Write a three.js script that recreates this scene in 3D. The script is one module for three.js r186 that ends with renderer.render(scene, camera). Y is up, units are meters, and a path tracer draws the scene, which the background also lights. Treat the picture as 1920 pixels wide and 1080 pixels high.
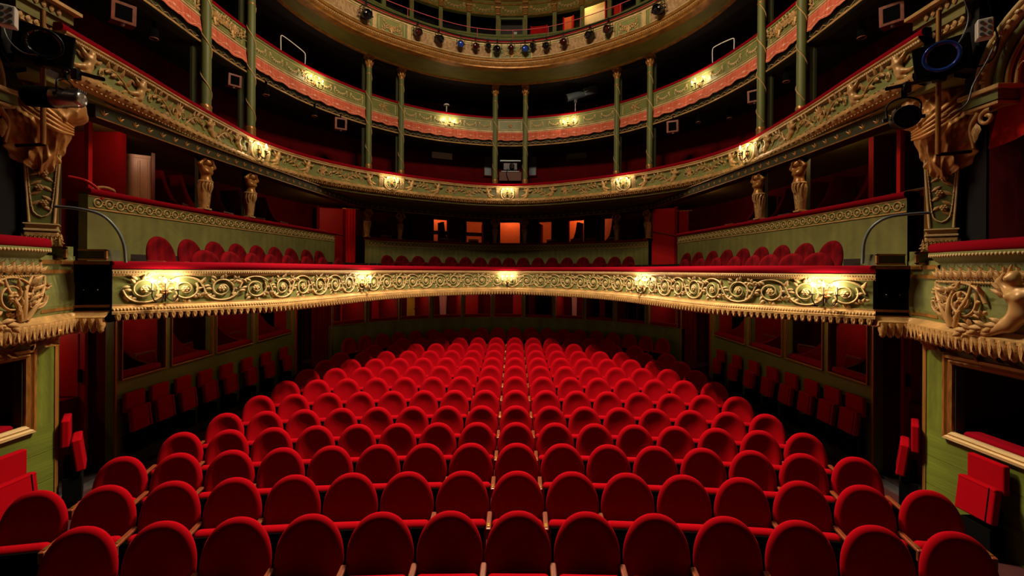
import * as THREE from 'three';
import { mergeGeometries, toCreasedNormals } from 'three/addons/utils/BufferGeometryUtils.js';
import { RoundedBoxGeometry } from 'three/addons/geometries/RoundedBoxGeometry.js';
import { MarchingCubes } from 'three/addons/objects/MarchingCubes.js';
import { ImprovedNoise } from 'three/addons/math/ImprovedNoise.js';

// ---------------------------------------------------------------- camera, light, exposure
const scene = new THREE.Scene();
scene.background = new THREE.Color(0x000000);
const CX = 0.27, EYE = 2.8;                       // the camera stands a little right of the hall's axis
const camera = new THREE.PerspectiveCamera(66.07, 1920 / 1080, 0.05, 100);
camera.position.set(CX, EYE, 0);
camera.rotation.z = 0.006;
camera.setViewOffset(1920, 1080, -3, 33.5, 1920, 1080);
camera.updateProjectionMatrix();
const renderer = new THREE.WebGLRenderer({ antialias: true });
renderer.toneMapping = THREE.LinearToneMapping;
renderer.toneMappingExposure = 1.0;
renderer.shadowMap.enabled = true;
const CHANDELIER = { pos: [0, 8.05, -6.7], power: 165, down: 405 };   // candela, shared between the chandelier's lamps
const SCONCE_CD = 0.32;                            // candela per candle bulb
const STALLBOX = 0.6, REARBOX = 0.9, UNDER = 0.75;
const CORRIDOR = [2.2, 2.6, 3.2], PASSAGE = 2.2, LEFTBOX = 1.3;   // candela of the lamps behind the boxes
const WARM = 0xffdfb4;

// ---------------------------------------------------------------- small helpers
let _seed = 12345;
const rnd = () => { _seed = (_seed * 1664525 + 1013904223) >>> 0; return _seed / 4294967296; };
const noise = new ImprovedNoise();
const names = {};
const numbered = n => { const k = names[n] = (names[n] ?? -1) + 1; return k ? `${n}_${String(k).padStart(3, '0')}` : n; };
const WORD = ['zeroth', 'first', 'second', 'third', 'fourth', 'fifth', 'sixth', 'seventh', 'eighth', 'ninth', 'tenth', 'eleventh', 'twelfth', 'thirteenth', 'fourteenth', 'fifteenth', 'sixteenth', 'seventeenth', 'eighteenth', 'nineteenth', 'twentieth'];
const ord = i => i <= 20 ? WORD[i] : 'twenty-' + WORD[i - 20];
const V = (x, y, z) => new THREE.Vector3(x, y, z);
const merge = gs => {
  gs = (Array.isArray(gs) ? gs.flat(Infinity) : [gs]);
  if (gs.length === 1) return gs[0];
  return mergeGeometries(gs.map(g => { const q = g.index ? g.toNonIndexed() : g; for (const k of Object.keys(q.attributes)) if (!['position', 'normal', 'uv'].includes(k)) q.deleteAttribute(k); if (!q.attributes.uv) q.setAttribute('uv', new THREE.BufferAttribute(new Float32Array(q.attributes.position.count * 2), 2)); return q; }));
};
function mesh(name, geos, mat, parent, label) {
  const m = new THREE.Mesh(merge(geos), mat);
  m.castShadow = m.receiveShadow = true;
  if (parent) { m.name = name; parent.add(m); } else { m.name = numbered(name); scene.add(m); }
  if (label) m.userData.label = label;
  return m;
}
function thing(name, label, category, pos = [0, 0, 0], turn = 0, group) {
  const o = new THREE.Group(); o.name = numbered(name); o.position.set(...pos); o.rotation.y = turn;
  o.userData = { label, category }; if (group) o.userData.group = group;
  scene.add(o); return o;
}
function tag(o, label, category, group) { o.userData.label = label; o.userData.category = category; if (group) o.userData.group = group; return o; }
function copyOf(src, pos, turn, label, group) {
  const o = src.clone(); o.name = numbered(src.name.replace(/_\d{3}$/, '')); o.position.set(...pos); o.rotation.set(0, turn, 0);
  o.userData = { ...src.userData, label }; if (group) o.userData.group = group; scene.add(o); return o;
}
const struct = o => { o.userData.kind = 'structure'; return o; };
function sgroup(name) { const o = new THREE.Group(); o.name = numbered(name); o.userData.kind = 'structure'; scene.add(o); return o; }
const T = (g, x = 0, y = 0, z = 0, rx = 0, ry = 0, rz = 0, s = 1) => {
  const m = new THREE.Matrix4().compose(V(x, y, z), new THREE.Quaternion().setFromEuler(new THREE.Euler(rx, ry, rz)), Array.isArray(s) ? V(...s) : V(s, s, s));
  return g.clone().applyMatrix4(m);
};
const box = (w, h, d, x = 0, y = 0, z = 0, r = 0) => { const g = r ? new RoundedBoxGeometry(w, h, d, 2, r) : new THREE.BoxGeometry(w, h, d); g.translate(x, y, z); return g; };
// box between two corners of the plan, with uv in metres
function slab(x0, x1, y0, y1, z0, z1) { return box(Math.abs(x1 - x0), Math.abs(y1 - y0), Math.abs(z1 - z0), (x0 + x1) / 2, (y0 + y1) / 2, (z0 + z1) / 2); }
const cyl = (r0, r1, h, x = 0, y = 0, z = 0, n = 12) => { const g = new THREE.CylinderGeometry(r1, r0, h, n); g.translate(x, y, z); return g; };
const sph = (r, x = 0, y = 0, z = 0, s = [1, 1, 1], n = 8) => { const g = new THREE.SphereGeometry(r, n, Math.max(4, n * 0.7 | 0)); g.scale(...s); g.translate(x, y, z); return g; };
const lathe = (pts, n = 14) => new THREE.LatheGeometry(pts.map(p => new THREE.Vector2(p[0], p[1])), n);
// tube of changing radius through points
function tube(pts, r, nSeg = 12, nRad = 6, closed = false) {
  const c = new THREE.CatmullRomCurve3(pts.map(p => V(...p)), closed, 'centripetal'), fr = c.computeFrenetFrames(nSeg, closed);
  const P = [], N = [], U = [], I = [];
  for (let i = 0; i <= nSeg; i++) {
    const t = i / nSeg, p = c.getPointAt(Math.min(1, t)), rr = typeof r === 'function' ? r(t) : r, k = closed && i === nSeg ? 0 : i;
    for (let j = 0; j <= nRad; j++) {
      const a = j / nRad * Math.PI * 2, n = fr.normals[k].clone().multiplyScalar(Math.cos(a)).addScaledVector(fr.binormals[k], Math.sin(a));
      P.push(p.x + n.x * rr, p.y + n.y * rr, p.z + n.z * rr); N.push(n.x, n.y, n.z); U.push(t, j / nRad);
      if (i < nSeg && j < nRad) { const a0 = i * (nRad + 1) + j, b0 = a0 + nRad + 1; I.push(a0, a0 + 1, b0, b0, a0 + 1, b0 + 1); }
    }
  }
  const g = new THREE.BufferGeometry();
  g.setAttribute('position', new THREE.Float32BufferAttribute(P, 3)); g.setAttribute('normal', new THREE.Float32BufferAttribute(N, 3)); g.setAttribute('uv', new THREE.Float32BufferAttribute(U, 2)); g.setIndex(I);
  return g;
}
// surface from f(u,v) -> [x,y,z]
function surf(f, nu, nv, su = 1, sv = 1) {
  const P = [], U = [], I = [];
  for (let i = 0; i <= nu; i++) for (let j = 0; j <= nv; j++) {
    const p = f(i / nu, j / nv); P.push(...p); U.push(i / nu * su, j / nv * sv);
    if (i < nu && j < nv) { const a = i * (nv + 1) + j, b = a + nv + 1; I.push(a, b, a + 1, b, b + 1, a + 1); }
  }
  const g = new THREE.BufferGeometry();
  g.setAttribute('position', new THREE.Float32BufferAttribute(P, 3)); g.setAttribute('uv', new THREE.Float32BufferAttribute(U, 2)); g.setIndex(I); g.computeVertexNormals();
  return g;
}
// a bulged leaf blade of length l, width w, curling by c, lying in the xy plane and pointing +y
function leaf(l, w, c = 0.3, nu = 6, nv = 4) {
  return surf((u, v) => { const t = u, s = (v - 0.5) * 2, ww = w * 0.5 * Math.sin(Math.PI * Math.pow(t, 0.7)) * (1 + 0.18 * Math.sin(t * 18)); return [s * ww + c * l * 0.35 * t * t, l * t, (1 - s * s) * w * 0.28 * Math.sin(Math.PI * t) + Math.abs(c) * l * 0.3 * t * t + (s * s < 0.1 ? w * 0.05 : 0)]; }, nu, nv);
}
// acanthus leaf: deeply lobed edge, raised veins, tip curling forward
const acLeaf = (l, w) => surf((u, v) => { const s = (v - 0.5) * 2, env = Math.sin(Math.PI * Math.pow(u, 0.62)) * (1 - 0.25 * u), lobe = 1 + 0.42 * Math.sin(u * 24 + 1.2), k = w * 0.5 * env * (Math.abs(s) > 0.6 ? lobe : 1); return [s * k, l * (u - 0.12 * u * u * u) - Math.abs(s) * l * 0.05, w * (0.2 * Math.cos(s * 7) * env * 0.6 + 0.34 * (1 - s * s) * env + 0.5 * u * u * u)]; }, 18, 8);
// isosurface of tapered capsules joined smoothly; bones: [ax,ay,az,ra,bx,by,bz,rb]
function field(bones, lo, hi, cell, k = 0.03, extra) {
  const size = Math.max(hi[0] - lo[0], hi[1] - lo[1], hi[2] - lo[2]), res = Math.ceil(size / cell) + 4;
  const mc = new MarchingCubes(res, new THREE.MeshStandardMaterial(), false, false, 400000);
  const c = [(lo[0] + hi[0]) / 2, (lo[1] + hi[1]) / 2, (lo[2] + hi[2]) / 2], half = size / 2 * (res / (res - 4));
  mc.isolation = 0; let q = 0;
  for (let z = 0; z < res; z++) for (let y = 0; y < res; y++) for (let x = 0; x < res; x++) {
    const px = c[0] + (x - res / 2) / (res / 2) * half, py = c[1] + (y - res / 2) / (res / 2) * half, pz = c[2] + (z - res / 2) / (res / 2) * half;
    let s = 0, dmin = 1e9;
    for (const b of bones) {
      const dx = b[4] - b[0], dy = b[5] - b[1], dz = b[6] - b[2], L = dx * dx + dy * dy + dz * dz;
      let t = L ? ((px - b[0]) * dx + (py - b[1]) * dy + (pz - b[2]) * dz) / L : 0; t = t < 0 ? 0 : t > 1 ? 1 : t;
      const ex = px - b[0] - dx * t, ey = py - b[1] - dy * t, ez = pz - b[2] - dz * t;
      const d = Math.sqrt(ex * ex + ey * ey + ez * ez) - (b[3] + (b[7] - b[3]) * t);
      s += Math.exp(-d / k); if (d < dmin) dmin = d;
    }
    let d = -k * Math.log(s + 1e-30); if (dmin > 0.25) d = dmin;
    if (extra) d = extra(d, px, py, pz);
    mc.field[q++] = -d;
  }
  mc.update();
  const n = mc.count, P = new Float32Array(n * 3), N = new Float32Array(n * 3);
  for (let i = 0; i < n; i++) for (let j = 0; j < 3; j++) { P[i * 3 + j] = c[j] + mc.positionArray[i * 3 + j] * half; N[i * 3 + j] = mc.normalArray[i * 3 + j]; }
  const g = new THREE.BufferGeometry(); g.setAttribute('position', new THREE.BufferAttribute(P, 3)); g.setAttribute('normal', new THREE.BufferAttribute(N, 3)); g.setAttribute('uv', new THREE.BufferAttribute(new Float32Array(n * 2), 2));
  return g;
}

const mirrorX = g => { // mirrored copy with its faces turned back outwards (unindexed geometry)
  const q = g.clone(); for (const k of ['position', 'normal']) { const a = q.attributes[k]; for (let i = 0; i < a.count; i++) a.setX(i, -a.getX(i)); }
  for (const k of ['position', 'normal', 'uv']) { const a = q.attributes[k], n = a.itemSize, r = a.array; for (let i = 0; i < a.count; i += 3) for (let j = 0; j < n; j++) { const t = r[(i + 1) * n + j]; r[(i + 1) * n + j] = r[(i + 2) * n + j]; r[(i + 2) * n + j] = t; } }
  return q;
};
// ---------------------------------------------------------------- curved plans of the tiers
// half plan [x, depth] from the axis outwards; mirrored about the axis of the hall; n points to the stage
class Plan {
  constructor(half, offset = 0) {
    const pts = half.map(([x, d]) => V(x, 0, -d)), left = half.slice(1).reverse().map(([x, d]) => V(-x, 0, -d));
    const c = new THREE.CatmullRomCurve3([...left, ...pts], false, 'centripetal');
    this.N = 500; this.p = c.getSpacedPoints(this.N);
    this.n = this.p.map((p, i) => { const a = this.p[Math.max(0, i - 1)], b = this.p[Math.min(this.N, i + 1)], t = b.clone().sub(a).normalize(); return V(-t.z, 0, t.x); });
    if (offset) { const q = this.p.map((p, i) => p.clone().addScaledVector(this.n[i], offset)); const c2 = new THREE.CatmullRomCurve3(q.filter((_, i) => i % 10 === 0)); this.p = c2.getSpacedPoints(this.N); this.n = this.p.map((p, i) => { const a = this.p[Math.max(0, i - 1)], b = this.p[Math.min(this.N, i + 1)], t = b.clone().sub(a).normalize(); return V(-t.z, 0, t.x); }); }
    this.L = 0; this.cum = [0]; for (let i = 1; i <= this.N; i++) this.cum.push(this.L += this.p[i].distanceTo(this.p[i - 1]));
  }
  at(s) { // s: metres from the left end
    const f = Math.min(0.99999, Math.max(0, s / this.L)) * this.N, i = Math.floor(f), t = f - i;
    return { p: this.p[i].clone().lerp(this.p[i + 1], t), n: this.n[i].clone().lerp(this.n[i + 1], t).normalize() };
  }
  bearing(b) { // s at which the plan is met in direction b (sideways / depth) seen from the stage edge
    let best = 0, e = 1e9; for (let i = 0; i <= this.N; i++) { const d = Math.abs((this.p[i].x - CX) / -this.p[i].z - b); if (d < e) { e = d; best = i; } } return this.cum[best];
  }
  pos(s, o = 0, y = 0) { const { p, n } = this.at(s); return [p.x + n.x * o, y, p.z + n.z * o]; }
  turn(s) { const { n } = this.at(s); return Math.atan2(n.x, n.z); }
  place(g, s, o, y) { const { p, n } = this.at(s); return T(g, p.x + n.x * o, y, p.z + n.z * o, 0, Math.atan2(n.x, n.z), 0); }
}
const B = px => (px - 963) / 830;                 // direction from the stage edge
function sweep(plan, s0, s1, prof, step = 0.12, smooth = false, caps = true) {
  const n = Math.max(2, Math.ceil((s1 - s0) / step)), P = [], N = [], U = [], I = [];
  const fr = []; for (let i = 0; i <= n; i++) fr.push(plan.at(s0 + (s1 - s0) * i / n));
  const nrm = prof.slice(0, -1).map((a, k) => { const b = prof[k + 1], dx = b[0] - a[0], dy = b[1] - a[1], l = Math.hypot(dx, dy) || 1; return [-dy / l, dx / l]; });
  let run = 0;
  for (let k = 0; k < prof.length - 1; k++) {
    const a = prof[k], b = prof[k + 1], len = Math.hypot(b[0] - a[0], b[1] - a[1]);
    const nk = smooth ? [k ? [(nrm[k - 1][0] + nrm[k][0]) / 2, (nrm[k - 1][1] + nrm[k][1]) / 2] : nrm[k], k < nrm.length - 1 ? [(nrm[k + 1][0] + nrm[k][0]) / 2, (nrm[k + 1][1] + nrm[k][1]) / 2] : nrm[k]] : [nrm[k], nrm[k]];
    const base = P.length / 3;
    for (let i = 0; i <= n; i++) { const { p, n: m } = fr[i], s = s0 + (s1 - s0) * i / n; [a, b].forEach((q, e) => { P.push(p.x + m.x * q[0], q[1], p.z + m.z * q[0]); N.push(m.x * nk[e][0], nk[e][1], m.z * nk[e][0]); U.push(s, run + e * len); }); }
    for (let i = 0; i < n; i++) { const q = base + i * 2; I.push(q, q + 1, q + 2, q + 1, q + 3, q + 2); }
    run += len;
  }
  if (caps) for (const i of [0, n]) { const base = P.length / 3, { p, n: m } = fr[i], sg = i ? 1 : -1; prof.forEach(q => { P.push(p.x + m.x * q[0], q[1], p.z + m.z * q[0]); N.push(m.z * sg, 0, -m.x * sg); U.push(q[0], q[1]); }); const tri = THREE.ShapeUtils.triangulateShape(prof.map(q => new THREE.Vector2(q[0], q[1])), []); tri.forEach(t => I.push(base + t[0], base + t[1], base + t[2])); }
  const g = new THREE.BufferGeometry();
  g.setAttribute('position', new THREE.Float32BufferAttribute(P, 3)); g.setAttribute('normal', new THREE.Float32BufferAttribute(N, 3)); g.setAttribute('uv', new THREE.Float32BufferAttribute(U, 2)); g.setIndex(I);
  return g;
}
// slab between two plans (floor of a tier): top at y, thickness t
function between(p1, p2, y, t = 0.12, f0 = 0, f1 = 1) {
  const n = 80, f = i => f0 + (f1 - f0) * i / n, a = i => p1.at(f(i) * p1.L).p, b = i => p2.at(f(i) * p2.L).p;
  const rows = []; for (let i = 0; i <= n; i++) { const q = a(i), r = b(i); rows.push([[q.x, y, q.z], [r.x, y, r.z], [r.x, y - t, r.z], [q.x, y - t, q.z], [q.x, y, q.z]]); }
  const gs = []; for (let k = 0; k < 4; k++) gs.push(surf((u, v) => { const i = Math.round(u * n); const A = rows[i][k], Bq = rows[i][k + 1]; return [A[0] + (Bq[0] - A[0]) * v, A[1] + (Bq[1] - A[1]) * v, A[2] + (Bq[2] - A[2]) * v]; }, n, 1, p1.L, 2));
  return merge(gs);
}
const round = (o, y0, y1, r, d, k = 4) => { // rounded cushion profile from the back to the front and back below
  const pts = [[o - d, y1]]; for (let i = 0; i <= k; i++) { const a = Math.PI / 2 * (1 - i / k); pts.push([o - r + r * Math.cos(a), y1 - r + r * Math.sin(a)]); } for (let i = 0; i <= k; i++) { const a = -Math.PI / 2 * i / k; pts.push([o - r + r * Math.cos(a), y0 + r + r * Math.sin(a)]); } pts.push([o - d, y0]); pts.push([o - d, y1]); return pts;
};

// ---------------------------------------------------------------- materials
function dataTex(w, h, f, srgb = false, rx = 1, ry = 1) {
  const d = new Uint8Array(w * h * 4);
  for (let y = 0; y < h; y++) for (let x = 0; x < w; x++) { const c = f(x / w, y / h); d.set(Array.isArray(c) ? [...c, 255] : [c, c, c, 255], (y * w + x) * 4); }
  const t = new THREE.DataTexture(d, w, h); t.wrapS = t.wrapT = THREE.RepeatWrapping; t.magFilter = THREE.LinearFilter; t.minFilter = THREE.LinearMipmapLinearFilter; t.generateMipmaps = true; t.repeat.set(rx, ry);
  if (srgb) t.colorSpace = THREE.SRGBColorSpace; t.needsUpdate = true; return t;
}
const tileN = (u, v, f, s) => { // tiling noise
  const a = u * Math.PI * 2, b = v * Math.PI * 2, k = f / (Math.PI * 2);
  return noise.noise(Math.cos(a) * k + s, Math.sin(a) * k + Math.cos(b) * k * 1.3, Math.sin(b) * k - s * 1.7);
};
const clamp = v => v < 0 ? 0 : v > 255 ? 255 : v | 0;
const grain = (base, amp, f, s, streak = 0) => dataTex(256, 256, (u, v) => { const n = tileN(u, v, f, s) * 0.6 + tileN(u, v, f * 3.1, s + 4) * 0.3 + tileN(u, v, f * 8, s + 9) * 0.2 + (streak ? tileN(u, 0.3, streak, s + 2) * 0.6 : 0); return base.map(c => clamp(c * (1 + amp * n))); }, true, 0.6, 0.6);
const bump = (f, s) => dataTex(256, 256, (u, v) => clamp(128 + 90 * (tileN(u, v, f, s) * 0.6 + tileN(u, v, f * 3, s + 3) * 0.4)));
const std = (o) => new THREE.MeshStandardMaterial(o), phy = (o) => new THREE.MeshPhysicalMaterial(o);
const M = {
  velvet: phy({ color: new THREE.Color().setRGB(0.30, 0.0006, 0.005), roughness: 1, specularIntensity: 0.12, sheen: 0.35, sheenRoughness: 0.3, sheenColor: new THREE.Color().setRGB(0.95, 0.015, 0.035) }),
  velvetOld: phy({ map: grain([92, 4, 12], 0.45, 7, 51, 30), roughness: 1, specularIntensity: 0.15, sheen: 0.3, sheenRoughness: 0.3, sheenColor: new THREE.Color().setRGB(0.6, 0.01, 0.03) }),
  velvetRail: phy({ color: new THREE.Color().setRGB(0.20, 0.0006, 0.007), roughness: 1, specularIntensity: 0.15, sheen: 0.35, sheenRoughness: 0.35, sheenColor: new THREE.Color().setRGB(0.9, 0.02, 0.05) }),
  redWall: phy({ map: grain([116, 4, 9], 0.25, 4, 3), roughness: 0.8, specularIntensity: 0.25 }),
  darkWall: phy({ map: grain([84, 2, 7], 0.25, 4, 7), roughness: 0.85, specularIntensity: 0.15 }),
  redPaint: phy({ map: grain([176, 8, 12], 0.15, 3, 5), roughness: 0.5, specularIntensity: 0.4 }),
  green: std({ map: grain([92, 100, 46], 0.22, 5, 1), roughness: 0.55, bumpMap: bump(9, 2), bumpScale: 0.003 }),
  sage: std({ map: grain([112, 118, 64], 0.2, 6, 8), roughness: 0.5, bumpMap: bump(9, 5), bumpScale: 0.003 }),
  olive: std({ map: grain([104, 100, 38], 0.25, 4, 11), roughness: 0.6 }),
  wallGreen: std({ map: grain([92, 104, 34], 0.28, 3, 13, 9), roughness: 0.5, bumpMap: bump(6, 7), bumpScale: 0.004 }),
  parapet: std({ map: grain([104, 104, 52], 0.22, 3, 17, 14), roughness: 0.6 }),
  darkGreen: std({ map: grain([46, 50, 22], 0.3, 4, 19), roughness: 0.6 }),
  gold: std({ map: grain([184, 146, 90], 0.3, 9, 21), roughness: 0.42, metalness: 0.18, bumpMap: bump(16, 9), bumpScale: 0.004 }),
  paleGold: std({ map: grain([194, 167, 116], 0.28, 9, 23), roughness: 0.5, metalness: 0.1, bumpMap: bump(16, 12), bumpScale: 0.003 }),
  oldGold: std({ map: grain([156, 108, 50], 0.4, 6, 25), roughness: 0.36, metalness: 0.35 }),
  stageRed: phy({ map: grain([56, 2, 8], 0.25, 4, 29), roughness: 0.9, specularIntensity: 0.15 }),
  shelf: std({ color: 0x5a2a14, roughness: 0.6 }),
  robe: std({ map: grain([206, 150, 82], 0.4, 6, 27), roughness: 0.48, metalness: 0.2 }),
  salmon: std({ roughness: 0.9, color: 0xc65a3c }),
  wood: std({ map: grain([112, 52, 26], 0.4, 5, 31, 20), roughness: 0.35 }),
  woodLight: std({ map: grain([150, 78, 34], 0.3, 5, 33, 16), roughness: 0.4 }),
  beech: std({ map: grain([188, 150, 110], 0.2, 5, 35, 12), roughness: 0.3 }),
  brass: std({ color: 0xc79a4a, roughness: 0.3, metalness: 0.9 }),
  black: phy({ color: 0x030303, roughness: 1, specularIntensity: 0.2 }),
  blackMetal: std({ color: 0x0c0c0d, roughness: 0.35, metalness: 0.4 }),
  iron: std({ color: 0x2a2118, roughness: 0.45, metalness: 0.7 }),
  steel: std({ color: 0xb9bcc0, roughness: 0.25, metalness: 0.9 }),
  greyRail: std({ color: 0x5d6a70, roughness: 0.4, metalness: 0.3 }),
  white: std({ color: 0xd8d4cc, roughness: 0.5 }),
  carpet: std({ map: grain([54, 4, 7], 0.3, 14, 41), roughness: 1 }),
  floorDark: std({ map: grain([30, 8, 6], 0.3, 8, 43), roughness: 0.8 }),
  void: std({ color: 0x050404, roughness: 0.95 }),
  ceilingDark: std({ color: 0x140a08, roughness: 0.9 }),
  orange: std({ map: grain([206, 96, 46], 0.15, 3, 47), roughness: 0.6 }),
  cream: std({ map: grain([222, 200, 160], 0.1, 3, 49), roughness: 0.6 }),
  pinkRail: std({ color: 0xa8454a, roughness: 0.4 }),
  candle: std({ color: 0xd9cba6, roughness: 0.6 }),
  bulb: std({ color: 0xffffff, emissive: 0xffdca6, emissiveIntensity: 9 }),
  glass: phy({ color: 0xffffff, transmission: 1, thickness: 0, roughness: 0.02, ior: 1.45 }),
  lensBlue: phy({ color: 0x2444a4, roughness: 0.08, metalness: 0.3, clearcoat: 1 }),
  lensDark: phy({ color: 0x0a0a10, roughness: 0.08, metalness: 0.2, clearcoat: 1 }),
  lensPurple: phy({ color: 0x3a1850, roughness: 0.08, metalness: 0.3, clearcoat: 1 }),
  lampGlow: std({ color: 0xffffff, emissive: 0xffe0a0, emissiveIntensity: 6 }),
};
for (const k in M) M[k].side = THREE.DoubleSide;
const planA = new Plan([[0, 12.3], [0.7, 12.1], [1.4, 11.6], [2.2, 10.7], [2.75, 9.6], [3.1, 8.3], [3.3, 7.5], [3.55, 6.8], [4.0, 6.35], [4.85, 5.6]]);
const planB = new Plan([[0, 14.95], [1.08, 14.75], [2.27, 14.1], [3.3, 13.35], [4.2, 12.5], [5.0, 11.3], [5.42, 9.9], [5.42, 8.9], [5.35, 7.56], [5.24, 6.5], [5.16, 5.5], [5.1, 4.75]]);
const planC = new Plan([[0, 17.1], [0.65, 17.05], [2.4, 16.5], [3.78, 15.6], [4.75, 14.55], [5.7, 12.95], [6.2, 11.3], [6.38, 10], [6.4, 8], [6.4, 5.5]]);
const planD = new Plan([[0, 15.4], [1.3, 15.2], [2.5, 14.6], [4.16, 13.3], [5.0, 12.1], [5.4, 10.8], [5.5, 9], [5.5, 6]]);
const planE = new Plan([[0, 19.3], [1.6, 19.1], [3.2, 18.5], [5, 17], [6.3, 15], [6.9, 12], [6.9, 8]]);
const planP = new Plan([[0, 17.25], [1.4, 16.9], [2.84, 16], [4.0, 15.1], [4.65, 14.1], [4.86, 12.5], [5.2, 8.9], [5.3, 7.4], [5.35, 5.6]]);
const Y = h => EYE + h;
// ---------------------------------------------------------------- the setting: shell, stalls floor
const floorY = d => { const k = [[-4, 0], [3.45, 0.01], [4.3, -0.06], [5.2, -0.13], [6.05, -0.18], [6.9, -0.21], [8.6, -0.16], [10.4, -0.13], [12, -0.08], [13.8, -0.02], [25, 0]]; for (let i = 1; i < k.length; i++) if (d <= k[i][0]) { const t = (d - k[i - 1][0]) / (k[i][0] - k[i - 1][0]); return k[i - 1][1] + (k[i][1] - k[i - 1][1]) * t; } return 0; };
{
  const f = surf((u, v) => { const d = -3 + u * 19, x = (v - 0.5) * 19; return [x, floorY(d), -d]; }, 60, 2, 19, 19);
  const under = slab(-9.5, 9.5, -0.8, -0.5, 3, -16);
  struct(mesh('floor', [f, under], M.carpet));
  struct(mesh('ceiling', slab(-10, 10, 16, 16.3, 4, -24), M.ceilingDark));
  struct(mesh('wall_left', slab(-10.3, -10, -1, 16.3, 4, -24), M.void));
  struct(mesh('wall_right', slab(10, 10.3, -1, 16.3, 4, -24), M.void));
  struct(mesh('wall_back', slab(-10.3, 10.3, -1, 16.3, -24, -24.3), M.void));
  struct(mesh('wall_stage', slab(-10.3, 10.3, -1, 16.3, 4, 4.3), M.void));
}
// ---------------------------------------------------------------- chandelier above the stalls (above the picture)
{
  const t = thing('chandelier', 'large gilded chandelier hanging above the middle of the stalls', 'chandelier', CHANDELIER.pos);
  mesh('chain', cyl(0.02, 0.02, 7.5, 0, 4.2, 0, 6), M.brass, t);
  mesh('stem', T(cyl(0.05, 0.035, 2.6, 0, 1.6, 0, 10)), M.gold, t);
  mesh('baluster', lathe([[0.001, -0.55], [0.1, -0.5], [0.05, -0.35], [0.14, -0.15], [0.06, 0.05], [0.1, 0.3], [0.03, 0.5], [0.001, 0.52]]), M.gold, t);
  mesh('hoop', [new THREE.TorusGeometry(0.75, 0.03, 8, 40).rotateX(Math.PI / 2).translate(0, 2.6, 0), new THREE.TorusGeometry(0.42, 0.025, 8, 30).rotateX(Math.PI / 2)], M.gold, t);
  const arm = tube([[0.05, -0.3, 0], [0.35, -0.42, 0], [0.65, -0.2, 0], [0.78, 0.02, 0]], q => 0.022 - 0.008 * q, 14, 6), globe = sph(0.085, 0, 0, 0, [1, 1.1, 1], 12);
  for (let i = 0; i < 4; i++) { // shaded lamps throwing light down on the stalls
    const a = i / 4 * Math.PI * 2 + 0.4, s = mesh('reflector', T(lathe([[0.03, 0.16], [0.08, 0.14], [0.14, 0.0], [0.15, 0.0], [0.09, 0.15], [0.03, 0.17]], 16)), M.brass, t); s.position.set(0.4 * Math.cos(a), -0.12, 0.4 * Math.sin(a));
    mesh('lamp', cyl(0.09, 0.09, 0.02, 0, 0.03, 0, 14), M.lampGlow, s);
    const L = new THREE.SpotLight(0xffe3c0, CHANDELIER.down / 4, 0, 0.97, 0.55, 2); L.castShadow = true; L.shadow.radius = 3; L.position.set(s.position.x, -0.14, s.position.z); L.target.position.set(s.position.x, -6, s.position.z); t.add(L); t.add(L.target);
  }
  for (let i = 0; i < 8; i++) {
    const a = i / 8 * Math.PI * 2; const am = mesh('arm', arm, M.gold, t); am.rotation.y = -a; am.position.y = 2.6;
    const gl = mesh('globe', globe, M.lampGlow, t); gl.position.set(0.78 * Math.cos(a), 2.73, 0.78 * Math.sin(a));
    const L = new THREE.PointLight(0xffe3c0, CHANDELIER.power / 8, 0, 2); L.castShadow = true; L.shadow.radius = 4; L.position.copy(gl.position); t.add(L);
  }
}
// ---------------------------------------------------------------- velvet seats
function backGeo(hw, H, b) { // rounded arch, padded rim; faces +z, base at y = 0
  const out = []; const n = 36;
  for (let i = 0; i <= n; i++) { const a = Math.PI * i / n, c = Math.cos(a), s = Math.sin(a); out.push([hw * Math.sign(c) * Math.pow(Math.abs(c), 0.92), H - b + b * Math.pow(s, 0.96)]); }
  out.unshift([hw * 0.97, 0.0]); out.push([-hw * 0.97, 0.0]);
  const rings = [[0.2, 0.008], [0.16, 0.011], [0.125, 0.017], [0.095, 0.024], [0.07, 0.029], [0.05, 0.029], [0.033, 0.023], [0.018, 0.012], [0.007, 0.0], [0, -0.014], [0.004, -0.024], [0.02, -0.032], [0.05, -0.04], [0.12, -0.042]];
  const P = [], I = [], cx = 0, cy = H * 0.42;
  const bend = x => x * x * 0.55;                                     // hollow back
  for (const [ins, z] of rings) for (const [x, y] of out) { const l = Math.hypot(x - cx, y - cy), k = Math.max(0, 1 - ins / l * 1.02); const X = cx + (x - cx) * k, Yy = cy + (y - cy) * k; P.push(X, Yy, z + bend(X) + 0.32 * Math.max(0, Yy - 0.2) ** 2); }
  const m = out.length; for (let r = 0; r < rings.length - 1; r++) for (let i = 0; i < m; i++) { const a = r * m + i, c = r * m + (i + 1) % m, d = a + m, e = c + m; I.push(a, d, c, c, d, e); }
  const f = P.length / 3; P.push(cx, cy, rings[0][1] - 0.002); P.push(cx, cy, rings[rings.length - 1][1]); const lr = (rings.length - 1) * m;
  for (let i = 0; i < m; i++) { I.push(f, i, (i + 1) % m); I.push(f + 1, lr + (i + 1) % m, lr + i); }
  const g = new THREE.BufferGeometry(); g.setAttribute('position', new THREE.Float32BufferAttribute(P, 3)); g.setIndex(I); g.computeVertexNormals();
  g.setAttribute('uv', new THREE.Float32BufferAttribute(P.filter((_, i) => i % 3 < 2), 2)); return g;
}
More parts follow.
